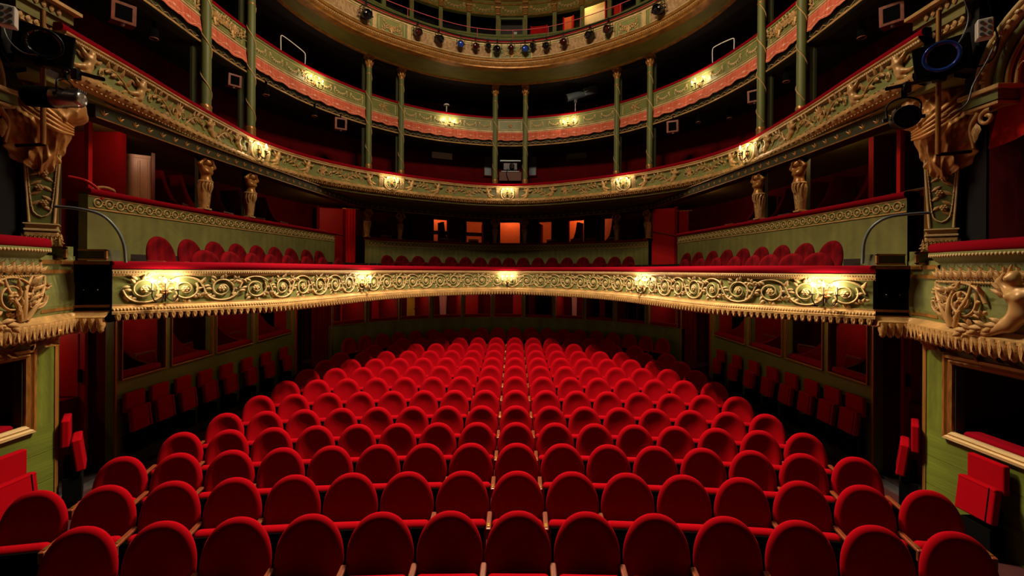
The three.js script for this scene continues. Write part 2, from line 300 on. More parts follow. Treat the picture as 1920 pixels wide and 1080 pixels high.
const SEAT = {
  back: T(backGeo(0.26, 0.56, 0.335), 0, 0.325, 0, -0.2),
  cushion: T(new RoundedBoxGeometry(0.48, 0.4, 0.1, 4, 0.046), 0, 0.32, 0.165, -0.16),
  pan: T(box(0.44, 0.36, 0.02, 0, 0, 0, 0.008), 0, 0.3, 0.219, -0.16),
  arm: merge([T(box(0.05, 0.03, 0.27, 0, 0, 0, 0.012), 0, 0.5, 0.13, 0.06), T(box(0.048, 0.1, 0.03, 0, 0, 0, 0.01), 0, 0.455, 0.255)]),
  side: merge([box(0.034, 0.42, 0.2, 0, 0.27, 0.08), box(0.06, 0.06, 0.3, 0, 0.03, 0.08)]),
  plate: T(box(0.026, 0.004, 0.05, 0, 0, 0, 0.0015), 0, 0.514, 0.215, 0.06),
};
function seatProto(name, label, cat, arms) {
  const cloth = name === 'balcony_armchair' ? M.velvetOld : M.velvet;
  const t = thing(name, label, cat);
  mesh('backrest', SEAT.back, cloth, t); mesh('seat_cushion', SEAT.cushion, cloth, t); mesh('seat_pan', SEAT.pan, M.black, t);
  for (const s of arms) { const a = mesh('armrest', SEAT.arm, M.wood, t); a.position.x = s * 0.268; const p = mesh('number_plate', SEAT.plate, M.brass, a); const q = mesh('side_panel', SEAT.side, M.black, t); q.position.x = s * 0.268; }
  return t;
}
const seatCopies = {};
function putSeat(kind, arms, pos, turn, label, group) {
  const k = kind + arms.join(); const proto = seatCopies[k];
  if (!proto) { const t = seatCopies[k] = seatProto(kind, label, 'armchair', arms); t.userData.group = group; t.position.set(...pos); t.rotation.y = turn; return t; }
  return copyOf(proto, pos, turn, label, group);
}
const ROWS = [[-6, 6], ...Array(9).fill([-8, 7]), [-7, 6], [-6, 5], [-4, 3]];
const DROP = [1.912, 1.986, 2.047, 2.098, 2.131, 2.117, 2.085, 2.06, 2.05, 2.035, 2.0, 1.975, 1.94];
ROWS.forEach(([a, b], r) => {
  const d0 = 3.45 + 0.865 * r, R = 21, sp = r === 12 ? 0.6 : 0.537, y = EYE - DROP[r] - 0.885;
  for (let i = a; i <= b; i++) {
    const al = i * sp / R, x = 0.32 + R * Math.sin(al), d = d0 - R * (1 - Math.cos(al));
    const n = i - a + 1, tot = b - a + 1, fromRight = n > tot / 2;
    const where = fromRight ? `${n === tot ? 'last seat' : ord(tot - n + 1) + ' from the right'}` : `${n === 1 ? 'first seat on the left' : ord(n) + ' from the left'}`;
    const lab = `red velvet theatre seat, ${n === tot ? 'first seat on the right' : where}, ${ord(r + 1)} row from the stage`;
    putSeat('theatre_armchair', i === b ? [-1, 1] : [-1], [x, y, -d], -al, lab, `stalls seats, ${ord(r + 1)} row from the stage`);
  }
});
for (let i = -10; i <= 9; i++) { // the dark row along the curved rear wall
  const R = 5.35, al = (i + 0.2) * 0.545 / R, x = 0.2 + R * Math.sin(al), d = 9.5 + R * Math.cos(al), n = i + 11;
  putSeat('theatre_armchair', i === 9 ? [-1, 1] : [-1], [x, EYE - 1.92 - 0.885, -d], -al, `shaded red seat in the curved row against the rear wall, ${n > 10 ? ord(21 - n) + ' from the right' : ord(n) + ' from the left'}`, 'shaded seats along the rear wall');
}
// balcony seats: two rows behind the first balcony's rail
{
  const back = planP, seatY = h => Y(h) - 0.885;
  const put = (plan, s, o, h, lab, grp, last) => { const p = plan.pos(s, o, seatY(h)); putSeat('balcony_armchair', last ? [-1, 1] : [-1], p, plan.turn(s), lab, grp); };
  for (const side of [-1, 1]) for (let i = 0; i < 9; i++) {
    const z = 6.5 + i * 0.58; let s = 0, e = 1e9; for (let k = 0; k <= back.N; k++) { const q = back.p[k]; if (q.x * side > 0 && Math.abs(-q.z - z) < e) { e = Math.abs(-q.z - z); s = back.cum[k]; } }
    put(back, s, 0.45, 0.47, `red balcony seat against the ${side < 0 ? 'left' : 'right'} green parapet, ${ord(i + 1)} from the stage in the back row`, `balcony seats along the ${side < 0 ? 'left' : 'right'} parapet`, false);
  }
  const s0 = back.bearing(B(712)), s1 = back.bearing(B(1194));
  for (let i = 0; i < 17; i++) put(back, s0 + (s1 - s0) * i / 16, 0.45, 0.48, `red balcony seat against the middle green parapet, ${i > 8 ? ord(17 - i) + ' from the right' : ord(i + 1) + ' from the left'}`, 'balcony seats along the middle parapet', i === 16);
  const front = new Plan([[0, 15.9], [1.4, 15.5], [2.6, 14.6], [3.4, 13.4], [3.9, 12], [4.2, 10], [4.25, 8], [4.3, 7], [4.6, 6.1]]);
  for (const side of [-1, 1]) [0.69, 0.63, 0.582, 0.542, 0.503, 0.462, 0.425, 0.39].forEach((b, i) => put(front, front.bearing(side < 0 ? -b : b - 0.01), 0, 0.285, `red balcony seat in the front row on the ${side < 0 ? 'left' : 'right'} side, ${ord(i + 1)} from the stage`, `front balcony seats on the ${side < 0 ? 'left' : 'right'}`, false));
  const f0 = front.bearing(B(745)), f1 = front.bearing(B(1180));
  for (let i = 0; i < 16; i++) put(front, f0 + (f1 - f0) * i / 15, 0, 0.25, `front-row balcony seat behind the middle of the rail, ${i > 7 ? ord(16 - i) + ' from the right' : ord(i + 1) + ' from the left'}`, 'front balcony seats in the middle', i === 15);
}
// ---------------------------------------------------------------- tiers: fronts, floors, soffits
const ends = (plan, m = 0.02) => [m, plan.L - m];
// --- first balcony
const A0 = planA.bearing(B(210)), A1 = planA.bearing(B(1646));
const balconyA = thing('gilded_balcony', 'lowest balcony front: sage panel with gilded scrolls, tassel fringe and red rail', 'balcony');
mesh('rail_cushion', sweep(planA, A0, A1, round(0.06, Y(-0.02), Y(0.085), 0.045, 0.3), 0.1, true), M.velvetRail, balconyA);
mesh('top_cornice', sweep(planA, A0, A1, [[-0.2, Y(-0.02)], [0.05, Y(-0.025)], [0.05, Y(-0.045)], [0.035, Y(-0.06)], [0.03, Y(-0.08)], [0.015, Y(-0.1)], [0.0, Y(-0.11)], [-0.2, Y(-0.11)]], 0.1), M.paleGold, balconyA);
mesh('panel', sweep(planA, A0, A1, [[-0.2, Y(-0.1)], [0, Y(-0.1)], [0, Y(-0.5)], [-0.2, Y(-0.5)]], 0.1), M.sage, balconyA);
mesh('lower_cornice', sweep(planA, A0, A1, [[-0.2, Y(-0.47)], [0.02, Y(-0.47)], [0.02, Y(-0.49)], [0.03, Y(-0.5)], [0.055, Y(-0.515)], [0.06, Y(-0.55)], [0.075, Y(-0.56)], [0.075, Y(-0.59)], [-0.2, Y(-0.59)]], 0.1), M.gold, balconyA);
// --- second balcony
const B0 = planB.bearing(B(112)), B1 = planB.bearing(B(1732));
const balconyB = thing('gilded_balcony', 'middle balcony front: richly gilded relief with oval medallions under a red rail', 'balcony');
mesh('rail_cushion', sweep(planB, B0, B1, round(0.03, Y(2.82), Y(2.92), 0.04, 0.25), 0.12, true), M.velvetRail, balconyB);
mesh('top_cornice', sweep(planB, B0, B1, [[-0.2, Y(2.82)], [0.07, Y(2.82)], [0.07, Y(2.8)], [0.055, Y(2.785)], [0.02, Y(2.74)], [0, Y(2.73)], [-0.2, Y(2.73)]]), M.gold, balconyB);
mesh('panel', sweep(planB, B0, B1, [[-0.2, Y(2.74)], [0, Y(2.74)], [0.015, Y(2.6)], [0.05, Y(2.45)], [0.1, Y(2.38)], [-0.2, Y(2.38)]]), M.sage, balconyB);
mesh('bulging_band', sweep(planB, B0, B1, [[-0.2, Y(2.4)], [0.1, Y(2.4)], [0.13, Y(2.37)], [0.135, Y(2.33)], [0.11, Y(2.27)], [0.06, Y(2.235)], [0, Y(2.22)], [-0.2, Y(2.22)]], 0.12, true), M.gold, balconyB);
mesh('cove', sweep(planB, B0, B1, [[0.02, Y(2.23)], [-0.02, Y(2.2)], [-0.12, Y(2.18)], [-0.3, Y(2.175)], [-0.3, Y(2.25)]], 0.15, true), M.olive, balconyB);
mesh('cove_bead', sweep(planB, B0, B1, [[-0.3, Y(2.19)], [-0.3, Y(2.15)], [-0.36, Y(2.14)], [-0.42, Y(2.15)], [-0.42, Y(2.19)]], 0.15), M.oldGold, balconyB);
// --- third balcony
const C0 = 0.2, C1 = planC.L - 0.2;
const balconyC = thing('gilded_balcony', 'upper balcony front: narrow sage panels with small gilded garlands between slender columns', 'balcony');
mesh('rail_cushion', sweep(planC, C0, C1, round(0.04, Y(5.81), Y(5.9), 0.04, 0.25), 0.15, true), M.velvetRail, balconyC);
mesh('panel', sweep(planC, C0, C1, [[-0.2, Y(5.82)], [0.02, Y(5.82)], [0.02, Y(5.78)], [0, Y(5.77)], [0, Y(5.36)], [0.03, Y(5.35)], [0.03, Y(5.31)], [-0.2, Y(5.31)]], 0.15), M.sage, balconyC);
mesh('dentil_moulding', sweep(planC, C0, C1, [[0, Y(5.35)], [0.045, Y(5.35)], [0.045, Y(5.31)], [0.03, Y(5.3)], [0.03, Y(5.27)], [0, Y(5.27)], [0, Y(5.35)]], 0.15), M.paleGold, balconyC);
mesh('lower_band', sweep(planC, C0, C1, [[-0.2, Y(5.3)], [0, Y(5.3)], [0, Y(4.83)], [0.05, Y(4.8)], [0.05, Y(4.76)], [0, Y(4.74)], [-0.2, Y(4.74)]], 0.15), M.darkGreen, balconyC);
mesh('lower_bead', sweep(planC, C0, C1, [[0.0, Y(4.8)], [0.06, Y(4.8)], [0.07, Y(4.78)], [0.06, Y(4.76)], [0.0, Y(4.76)]], 0.15), M.gold, balconyC);
// --- fourth balcony
const D0 = 0.2, D1 = planD.L - 0.2;
const balconyD = thing('gilded_balcony', 'topmost wide balcony front with painted panels, gilded swags and spotlights hung before it', 'balcony');
mesh('rail_cushion', sweep(planD, D0, D1, round(0.04, Y(7.88), Y(7.96), 0.035, 0.2), 0.15, true), M.velvetRail, balconyD);
mesh('top_cornice', sweep(planD, D0, D1, [[-0.2, Y(7.89)], [0.06, Y(7.89)], [0.06, Y(7.87)], [0.03, Y(7.84)], [0.02, Y(7.8)], [-0.2, Y(7.8)]], 0.15), M.paleGold, balconyD);
mesh('panel', sweep(planD, D0, D1, [[-0.2, Y(7.81)], [0, Y(7.81)], [0, Y(7.3)], [-0.2, Y(7.3)]], 0.15), M.sage, balconyD);
mesh('lower_cornice', sweep(planD, D0, D1, [[-0.2, Y(7.32)], [0.05, Y(7.32)], [0.07, Y(7.29)], [0.07, Y(7.24)], [0.03, Y(7.22)], [0.03, Y(7.16)], [0.09, Y(7.14)], [0.1, Y(7.08)], [0.05, Y(7.04)], [0.04, Y(7.0)], [-0.2, Y(7.0)]], 0.15), M.oldGold, balconyD);

// --- floors and ceilings between the fronts and the walls behind them
const planSoffit = new Plan([[0, 16.75], [2.3, 16.2], [3.7, 15.3], [4.7, 14.3], [5.6, 12.7], [6, 11], [6.05, 9], [6, 6]]);
const wallBoxes = new Plan([[0, 19.2], [1.5, 18.9], [3.2, 17.9], [5, 16.4], [6.6, 14.6], [7.0, 12.5], [7.3, 8.9], [7.3, 5.2]]);
const wallB = new Plan([[0, 18.7], [0.7, 18.65], [2.8, 18.0], [4.5, 17.0], [6, 15.4], [7.2, 13.3], [7.6, 11.3], [7.7, 9], [7.7, 5]]);
const wallC = new Plan([[0, 19.6], [0.7, 19.55], [3, 18.9], [5, 17.8], [6.8, 16], [8.2, 13.6], [8.8, 11.3], [8.9, 9], [8.9, 5]]);
{
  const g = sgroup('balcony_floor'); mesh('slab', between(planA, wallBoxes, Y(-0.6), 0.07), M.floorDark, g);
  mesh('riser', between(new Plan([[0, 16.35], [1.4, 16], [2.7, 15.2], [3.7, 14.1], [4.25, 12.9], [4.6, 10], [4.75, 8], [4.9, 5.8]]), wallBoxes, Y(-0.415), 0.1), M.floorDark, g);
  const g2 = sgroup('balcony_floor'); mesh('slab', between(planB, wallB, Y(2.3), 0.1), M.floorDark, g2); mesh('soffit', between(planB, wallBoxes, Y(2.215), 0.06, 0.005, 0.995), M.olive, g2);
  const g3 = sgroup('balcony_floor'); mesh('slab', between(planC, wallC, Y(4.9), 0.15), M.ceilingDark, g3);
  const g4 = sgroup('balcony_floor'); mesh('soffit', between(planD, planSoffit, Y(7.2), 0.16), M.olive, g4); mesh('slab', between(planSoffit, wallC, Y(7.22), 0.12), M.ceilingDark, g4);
  const back = (name, plan, y0, y1, mat) => struct(mesh(name, sweep(plan, 0.02, plan.L - 0.02, [[0, y0], [0, y1], [-0.15, y1], [-0.15, y0], [0, y0]], 0.2), mat));

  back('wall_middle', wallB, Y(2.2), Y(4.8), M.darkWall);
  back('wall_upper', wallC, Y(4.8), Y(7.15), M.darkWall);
}
// --- beam over the caryatids, with gilded palmettes
const frieze = thing('entablature', 'dark green beam with small gilt palmettes resting on the caryatids', 'entablature');
{
  const s0 = planP.bearing(B(160)), s1 = planP.bearing(B(1700));
  mesh('beam', sweep(planP, s0, s1, [[-0.15, Y(2.2)], [0.14, Y(2.2)], [0.14, Y(2.17)], [0.1, Y(2.15)], [0.1, Y(1.98)], [-0.15, Y(1.98)], [-0.15, Y(2.2)]], 0.15), M.darkGreen, frieze);
  mesh('gilt_line', sweep(planP, s0, s1, [[0.1, Y(2.185)], [0.15, Y(2.185)], [0.15, Y(2.17)], [0.1, Y(2.16)]], 0.15), M.oldGold, frieze);
  mesh('lower_line', sweep(planP, s0, s1, [[0.1, Y(1.995)], [0.112, Y(1.995)], [0.112, Y(1.98)], [0.1, Y(1.98)]], 0.15), M.oldGold, frieze);
}
// --- green parapets of the boxes
const PARA = [['left', 165, 628], ['middle', 688, 1216], ['right', 1270, 1697]];
const parapets = PARA.map(([nm, a, b]) => {
  const s0 = planP.bearing(B(a)), s1 = planP.bearing(B(b));
  const t = thing('parapet', `${nm === 'middle' ? 'central curved' : nm + ' side'} green box parapet with a gilded chain band behind the balcony seats`, 'parapet');
  mesh('wall_panel', sweep(planP, s0, s1, [[-0.12, Y(-0.6)], [-0.12, Y(1.0)], [0, Y(1.0)], [0, Y(-0.6)], [-0.12, Y(-0.6)]], 0.15), M.parapet, t);
  mesh('rail_cushion', sweep(planP, s0, s1, round(0.05, Y(0.97), Y(1.05), 0.035, 0.22), 0.15, true), M.velvetRail, t);
  mesh('band', sweep(planP, s0, s1, [[0, Y(0.96)], [0.012, Y(0.96)], [0.012, Y(0.945)], [0.004, Y(0.94)], [0.004, Y(0.8)], [0.012, Y(0.795)], [0.012, Y(0.78)], [0, Y(0.78)]], 0.15), M.gold, t);
  mesh('band_ground', sweep(planP, s0, s1, [[0.005, Y(0.94)], [0.007, Y(0.94)], [0.007, Y(0.8)], [0.005, Y(0.8)]], 0.15), M.green, t);
  return { t, s0, s1, nm };
});
// ---------------------------------------------------------------- ornament shapes (built once, shared)
const rosette = (r, n = 6) => merge([...Array(n).keys()].map(i => { const a = i / n * 6.283; return sph(r * 0.42, Math.cos(a) * r * 0.6, Math.sin(a) * r * 0.6, 0, [1, 1, 0.7], 7); }).concat(sph(r * 0.34, 0, 0, r * 0.25, [1, 1, 1], 7)));
function scrollGeo(sg) { // one half wave of a rinceau with its spiral; sg flips it
  const gs = [], f = y => y * sg;
  gs.push(tube([[-0.215, f(0.0), 0.006], [-0.17, f(-0.1), 0.01], [-0.07, f(-0.16), 0.012], [0.06, f(-0.16), 0.012], [0.17, f(-0.1), 0.01], [0.215, f(0), 0.006]], t => 0.0135, 12, 5));
  const sp = []; for (let i = 0; i <= 22; i++) { const t = i / 22, a = -0.6 + t * 10, r = 0.15 - 0.115 * t; sp.push([Math.cos(a) * r, f(Math.sin(a) * r), 0.01 + 0.012 * t]); }
  gs.push(tube(sp, t => 0.014 - 0.006 * t, 38, 5));
  for (let i = 0; i < 11; i++) { const a = 0.05 + i * 0.4, r = i % 2 ? 0.145 : 0.115; gs.push(T(leaf(0.085, 0.05, 0.35 * sg, 4, 3), Math.cos(a) * r, f(Math.sin(a) * r), 0.008, 0.25, 0, (a + (i % 2 ? 0.5 : -0.2)) * sg - Math.PI / 2 + (sg < 0 ? 0 : 0))); }
  for (const s of [-1, 1]) gs.push(T(leaf(0.12, 0.06, 0.4 * s, 5, 3), s * 0.19, f(-0.06), 0.006, 0.3, 0, s * -0.5 + (sg < 0 ? 0.3 : Math.PI - 0.3)));
  for (let i = 0; i < 3; i++) gs.push(T(leaf(0.075, 0.045, 0.3, 4, 3), 0.2 - i * 0.012, f(0.1 + i * 0.012), 0.006, 0.3, 0, -0.9 + i * 0.7));
  gs.push(T(rosette(0.048), 0.0, 0, 0.02));
  return merge(gs);
}
const SCROLL = [scrollGeo(1), scrollGeo(-1)];
const drop = (w, h) => { // one tassel of the carved fringe, hanging from y = 0
  const a = lathe([[0.001, -h], [w * 0.16, -h * 0.96], [w * 0.34, -h * 0.82], [w * 0.3, -h * 0.74], [w * 0.47, -h * 0.5], [w * 0.5, -h * 0.25], [w * 0.44, 0]], 9);
  return merge([a, ...[-1, 0, 1].map(i => T(leaf(h * 0.85, w * 0.36, 0.1, 4, 2), i * w * 0.3, -h * 0.02, w * (0.44 - 0.14 * Math.abs(i)), Math.PI * 0.97, 0, i * 0.25))]);
};
const DROP_A = drop(0.082, 0.125), CH_ROS = rosette(0.024, 5);
const acanthus = (w, h, flip) => { // spray of leaves along an arching stem, w wide
  const gs = [], P = t => [(-0.5 + t) * w * flip, h * (-0.42 + 0.8 * Math.sin(t * 2.4)), 0.012 + 0.012 * Math.sin(t * 3)];
  gs.push(tube([0, 0.2, 0.4, 0.6, 0.8, 1].map(P), t => 0.018 - 0.011 * t, 12, 5));
  for (let i = 0; i < 9; i++) { const t = 0.05 + i * 0.105, p = P(t), up = i % 2; gs.push(T(leaf(h * (0.62 - 0.03 * i), h * 0.26, (up ? 0.5 : -0.5) * flip, 5, 3), p[0], p[1], p[2], 0.25, 0, flip * (up ? 0.5 - t * 0.8 : -1.9 - t * 0.6))); }
  const e = P(1); const cur = []; for (let i = 0; i <= 10; i++) { const a = 1.6 + i * 0.62, r = h * (0.2 - 0.014 * i); cur.push([e[0] + flip * (Math.cos(a) * r), e[1] + Math.sin(a) * r - h * 0.2, 0.02]); }
  gs.push(tube(cur, 0.009, 16, 5)); return merge(gs);
};
const urn = h => { // half-urn with a fan of leaves and a mask-like boss
  const gs = [T(lathe([[0.001, -0.5], [0.16, -0.5], [0.1, -0.4], [0.24, -0.16], [0.2, 0.02], [0.26, 0.08], [0.001, 0.1]].map(p => [p[0] * h, p[1] * h]), 10), 0, 0, 0, 0, 0, 0, [1, 1, 0.5])];
  for (let i = -3; i <= 3; i++) gs.push(T(leaf(h * (0.5 - 0.04 * Math.abs(i)), h * 0.17, i * 0.12, 5, 3), i * 0.02 * h, 0.02 * h, 0.02, 0.2, 0, -i * 0.36));
  for (const s of [-1, 1]) gs.push(tube([[s * 0.1 * h, 0, 0.02], [s * 0.35 * h, 0.12 * h, 0.03], [s * 0.45 * h, -0.1 * h, 0.03], [s * 0.3 * h, -0.18 * h, 0.02]], 0.012, 10, 5));
  gs.push(sph(0.09 * h, 0, -0.12 * h, 0.12 * h, [1, 1.2, 0.8], 8)); return merge(gs);
};
const puttoBody = flip => { // reclining cherub, about 0.42 m long, with a leg stretched out and an arm raised
  const f = flip, b = [
    [0, 0.02, 0.05, 0.045, 0.02 * f, 0.1, 0.055, 0.05], [0.02 * f, 0.1, 0.055, 0.05, 0.03 * f, 0.125, 0.06, 0.03],
    [0.035 * f, 0.165, 0.068, 0.04, 0.035 * f, 0.172, 0.068, 0.038],
    [0.05 * f, 0.11, 0.06, 0.024, 0.11 * f, 0.09, 0.075, 0.02], [0.11 * f, 0.09, 0.075, 0.02, 0.17 * f, 0.13, 0.07, 0.014],
    [-0.02 * f, 0.11, 0.06, 0.024, -0.07 * f, 0.14, 0.07, 0.019], [-0.07 * f, 0.14, 0.07, 0.019, -0.1 * f, 0.19, 0.06, 0.014],
    [0, 0, 0.05, 0.042, -0.09 * f, -0.035, 0.07, 0.034], [-0.09 * f, -0.035, 0.07, 0.034, -0.19 * f, -0.06, 0.05, 0.02], [-0.19 * f, -0.06, 0.05, 0.02, -0.22 * f, -0.05, 0.055, 0.015],
    [0.01 * f, -0.005, 0.05, 0.042, -0.04 * f, -0.09, 0.07, 0.032], [-0.04 * f, -0.09, 0.07, 0.032, -0.13 * f, -0.12, 0.05, 0.02]];
  return field(b, [-0.26, -0.16, -0.02], [0.26, 0.24, 0.14], 0.011, 0.012);
};
const putto = flip => { const gs = [puttoBody(flip)]; for (let i = 0; i < 3; i++) gs.push(T(leaf(0.12 + 0.02 * i, 0.05, 0.3 * flip, 4, 3), -0.01 * flip, 0.09, 0.03, 0, 0, flip * (0.5 + i * 0.4))); return merge(gs); };
const PUTTO = [putto(1), putto(-1)], SPRAY = [acanthus(0.5, 0.25, 1), acanthus(0.5, 0.25, -1)], URN = urn(0.34);
const garland = (w, n = 7) => { const gs = []; for (let i = 0; i <= n * 2; i++) { const t = i / (n * 2) * 2 - 1; gs.push(sph(0.02 * (1.25 - 0.5 * t * t), t * w / 2, -0.1 * (1 - t * t) + 0.02 * (i % 2), 0.014, [1, 1, 0.8], 6)); if (i % 2) gs.push(T(leaf(0.06, 0.03, 0.3, 3, 2), t * w / 2, -0.1 * (1 - t * t), 0.012, 0.3, 0, t * 2 + (i % 4 ? 2.6 : 0))); } for (const s of [-1, 1]) { gs.push(T(rosette(0.035), s * w / 2, 0.03, 0.014)); gs.push(tube([[s * w / 2, 0.02, 0.01], [s * (w / 2 + 0.03), -0.06, 0.014], [s * (w / 2 - 0.01), -0.13, 0.01]], 0.009, 6, 4)); } return merge(gs); };
function along(plan, s0, s1, pitch, f) { const n = Math.max(1, Math.round((s1 - s0) / pitch)); for (let i = 0; i < n; i++) f(s0 + (s1 - s0) * (i + 0.5) / n, i, n); }
function put(name, geo, mat, parent, plan, s, o, y, label) { const m = mesh(name, geo, mat, parent, label); m.position.set(...plan.pos(s, o, y)); m.rotation.y = plan.turn(s); return m; }
function stuff(name, geo, mat, parent, plan, s0, s1, pitch, o, y, rz = 0, sc = null) {
  const n = Math.round((s1 - s0) / pitch), im = new THREE.InstancedMesh(geo, mat, n), q = new THREE.Quaternion(), m = new THREE.Matrix4();
  for (let i = 0; i < n; i++) { const s = s0 + (s1 - s0) * (i + 0.5) / n; q.setFromEuler(new THREE.Euler(0, plan.turn(s), rz, 'YXZ')); const k = sc ? sc(i) : [1, 1, 1]; m.compose(V(...plan.pos(s, o, y)), q, V(...k)); im.setMatrixAt(i, m); }
  im.name = name; im.castShadow = im.receiveShadow = true; im.userData.kind = 'stuff'; parent.add(im); return im;
}
// --- first balcony: rinceaux, tassels, beads
along(planA, A0 + 0.1, A1 - 0.1, 0.43, (s, i) => put('scroll_ornament', SCROLL[i % 2], M.paleGold, balconyA, planA, s, 0.004, Y(-0.285)));
along(planA, A0 + 0.02, A1 - 0.02, 0.079, s => put('fringe_tassel', DROP_A, M.gold, balconyA, planA, s, 0.04, Y(-0.56)));
stuff('bead_moulding', sph(0.016, 0, 0, 0, [0.7, 1, 0.8], 6), M.paleGold, balconyA, planA, A0, A1, 0.034, 0.058, Y(-0.532), 0.1, () => [1, 1.3, 1]);
stuff('dentil_row', box(0.014, 0.02, 0.02), M.paleGold, balconyA, planA, A0, A1, 0.028, 0.04, Y(-0.057));
stuff('leaf_row', T(leaf(0.028, 0.024, 0, 3, 2), 0, -0.014, 0), M.gold, balconyA, planA, A0, A1, 0.03, 0.02, Y(-0.088));
// --- second balcony: medallions, figures, sprays, rope, leaf band
const MED = [475, 730, 952, 1170, 1412].map(p => planB.bearing(B(p)));
const consoleGeo = merge([T(surf((u, v) => { const a = v * 3.3; return [(u - 0.5) * 0.13, 0.17 - v * 0.36, 0.03 + 0.05 * Math.sin(v * 3.14 + 0.5) + 0.006 * Math.cos(u * 25)]; }, 16, 8)), ...[-1.5, -0.5, 0.5, 1.5].map(i => T(tube([[0, 0.17, 0.06], [0, 0.05, 0.09], [0, -0.08, 0.07], [0, -0.19, 0.04]], 0.011, 8, 5), i * 0.032)), box(0.15, 0.05, 0.1, 0, 0.17, 0.02, 0.01), T(cyl(0.035, 0.035, 0.13, 0, 0, 0, 12), 0, 0.13, 0.075, 0, 0, Math.PI / 2)]);
const ovalRing = (a, b, r) => { const p = []; for (let i = 0; i < 28; i++) { const t = i / 28 * 6.2832; p.push([Math.cos(t) * a, Math.sin(t) * b, 0]); } return tube(p, r, 44, 6, true); };
MED.forEach(s => {
  put('medallion', [T(sph(0.17, 0, 0, 0, [0.95, 0.98, 0.12], 18), 0, 0, 0.05)], M.sage, balconyB, planB, s, 0.03, Y(2.585));
  put('medallion_frame', [T(ovalRing(0.175, 0.18, 0.02), 0, 0, 0.06), T(ovalRing(0.14, 0.145, 0.007), 0, 0, 0.075), ...[-1, 1].map(k => tube([[k * 0.21, 0.06, 0.05], [k * 0.2, -0.12, 0.07], [k * 0.1, -0.23, 0.1], [0, -0.21, 0.11]], 0.026, 12, 6)), ...[-1, 1].map(k => T(sph(0.035, k * 0.21, 0.08, 0.06)))], M.paleGold, balconyB, planB, s, 0.03, Y(2.585));
  for (const k of [-1, 1]) put('bracket', consoleGeo, M.paleGold, balconyB, planB, s + k * 0.33, 0.03, Y(2.575));
});
const bStops = [B0, ...MED, B1];
for (let k = 0; k < bStops.length - 1; k++) {
  const a = bStops[k] + (k ? 0.45 : 0.1), b = bStops[k + 1] - (k < bStops.length - 2 ? 0.45 : 0.1), n = Math.max(3, Math.round((b - a) / 0.44)), mid = (n - 1) / 2;
  for (let i = 0; i < n; i++) {
    const s = a + (b - a) * (i + 0.5) / n, e = Math.abs(i - mid), left = i < mid ? 0 : 1;
    if (e < 0.6) put('urn_ornament', URN, M.gold, balconyB, planB, s, 0.03, Y(2.56));
    else if (i === 0 || i === n - 1 || i % 4 === 2) put('cherub_relief', PUTTO[left], M.gold, balconyB, planB, s, 0.0, Y(2.535));
    else put('acanthus_spray', SPRAY[(i + left) % 2], M.gold, balconyB, planB, s, 0.035, Y(2.55));
  }
}
stuff('rope_moulding', sph(0.022, 0, 0, 0, [0.75, 1.25, 0.8], 7), M.paleGold, balconyB, planB, B0, B1, 0.036, 0.045, Y(2.762), 0.7);
const ruffle = merge([T(leaf(0.12, 0.075, 0.25, 4, 3), 0, 0.06, 0, Math.PI + 0.3, 0, 0.3), T(leaf(0.08, 0.06, -0.3, 4, 3), 0.03, 0.05, 0.01, Math.PI + 0.5, 0, -0.5), sph(0.02, -0.02, -0.02, 0.012)]);
stuff('leaf_band', ruffle, M.gold, balconyB, planB, B0, B1, 0.075, 0.125, Y(2.33), 0, i => [i % 2 ? 1 : -1, 1 + 0.15 * Math.sin(i * 2.3), 1]);
stuff('leaf_band', T(ruffle, 0, 0, 0, 0.3, 0, 0, 0.8), M.gold, balconyB, planB, B0, B1, 0.07, 0.1, Y(2.26), 0.2);
// frieze palmettes below
stuff('palmette', merge([-1, 0, 1].map(i => T(leaf(0.09, 0.03, i * 0.3, 3, 2), 0, -0.04, 0, 0, 0, -i * 0.6))), M.oldGold, frieze, planP, planP.bearing(B(165)), planP.bearing(B(1697)), 0.24, 0.102, Y(2.07));
// --- chain bands on the parapets: each link a part on the near side walls, the distant middle joined
const link = new THREE.TorusGeometry(0.055, 0.01, 6, 20).scale(1.05, 1, 0.8), small = new THREE.TorusGeometry(0.02, 0.007, 5, 12);
parapets.forEach(({ t, s0, s1, nm }) => {
  if (nm === 'middle') { stuff('chain_link', link, M.gold, t, planP, s0, s1, 0.15, 0.012, Y(0.87)); stuff('small_link', small, M.gold, t, planP, s0 + 0.075, s1 - 0.075, 0.15, 0.012, Y(0.87)); }
  else along(planP, s0 + 0.05, s1 - 0.05, 0.165, s => { const m = put('chain_link', link, M.gold, t, planP, s, 0.012, Y(0.87)); const q = mesh('rosette', CH_ROS, M.paleGold, m); const k = mesh('small_link', small, M.gold, m); k.position.x = 0.0825; });
});
// ---------------------------------------------------------------- sconces
const armGeo = (x, z) => tube([[0, -0.02, 0.02], [x * 0.25, -0.1, z * 0.4], [x * 0.7, -0.13, z * 0.8], [x, -0.06, z], [x, 0.0, z]], t => 0.009 - 0.002 * t, 16, 6);
const candleGeo = cyl(0.011, 0.011, 0.1, 0, 0.065, 0, 8), panGeo = lathe([[0.001, 0], [0.03, 0.0], [0.042, 0.012], [0.02, 0.01], [0.014, 0.02], [0.001, 0.02]], 12), bulbGeo = lathe([[0.001, 0.112], [0.011, 0.12], [0.017, 0.138], [0.013, 0.158], [0.004, 0.175], [0.001, 0.178]], 10);
const plateGeo = merge([T(sph(0.05, 0, 0, 0, [0.8, 1.4, 0.4], 10)), T(sph(0.028, 0, -0.02, 0.03)), T(leaf(0.07, 0.05, 0, 4, 3), 0, 0.04, 0.01), T(leaf(0.07, 0.05, 0, 4, 3), 0, -0.05, 0.01, 0, 0, Math.PI)]);
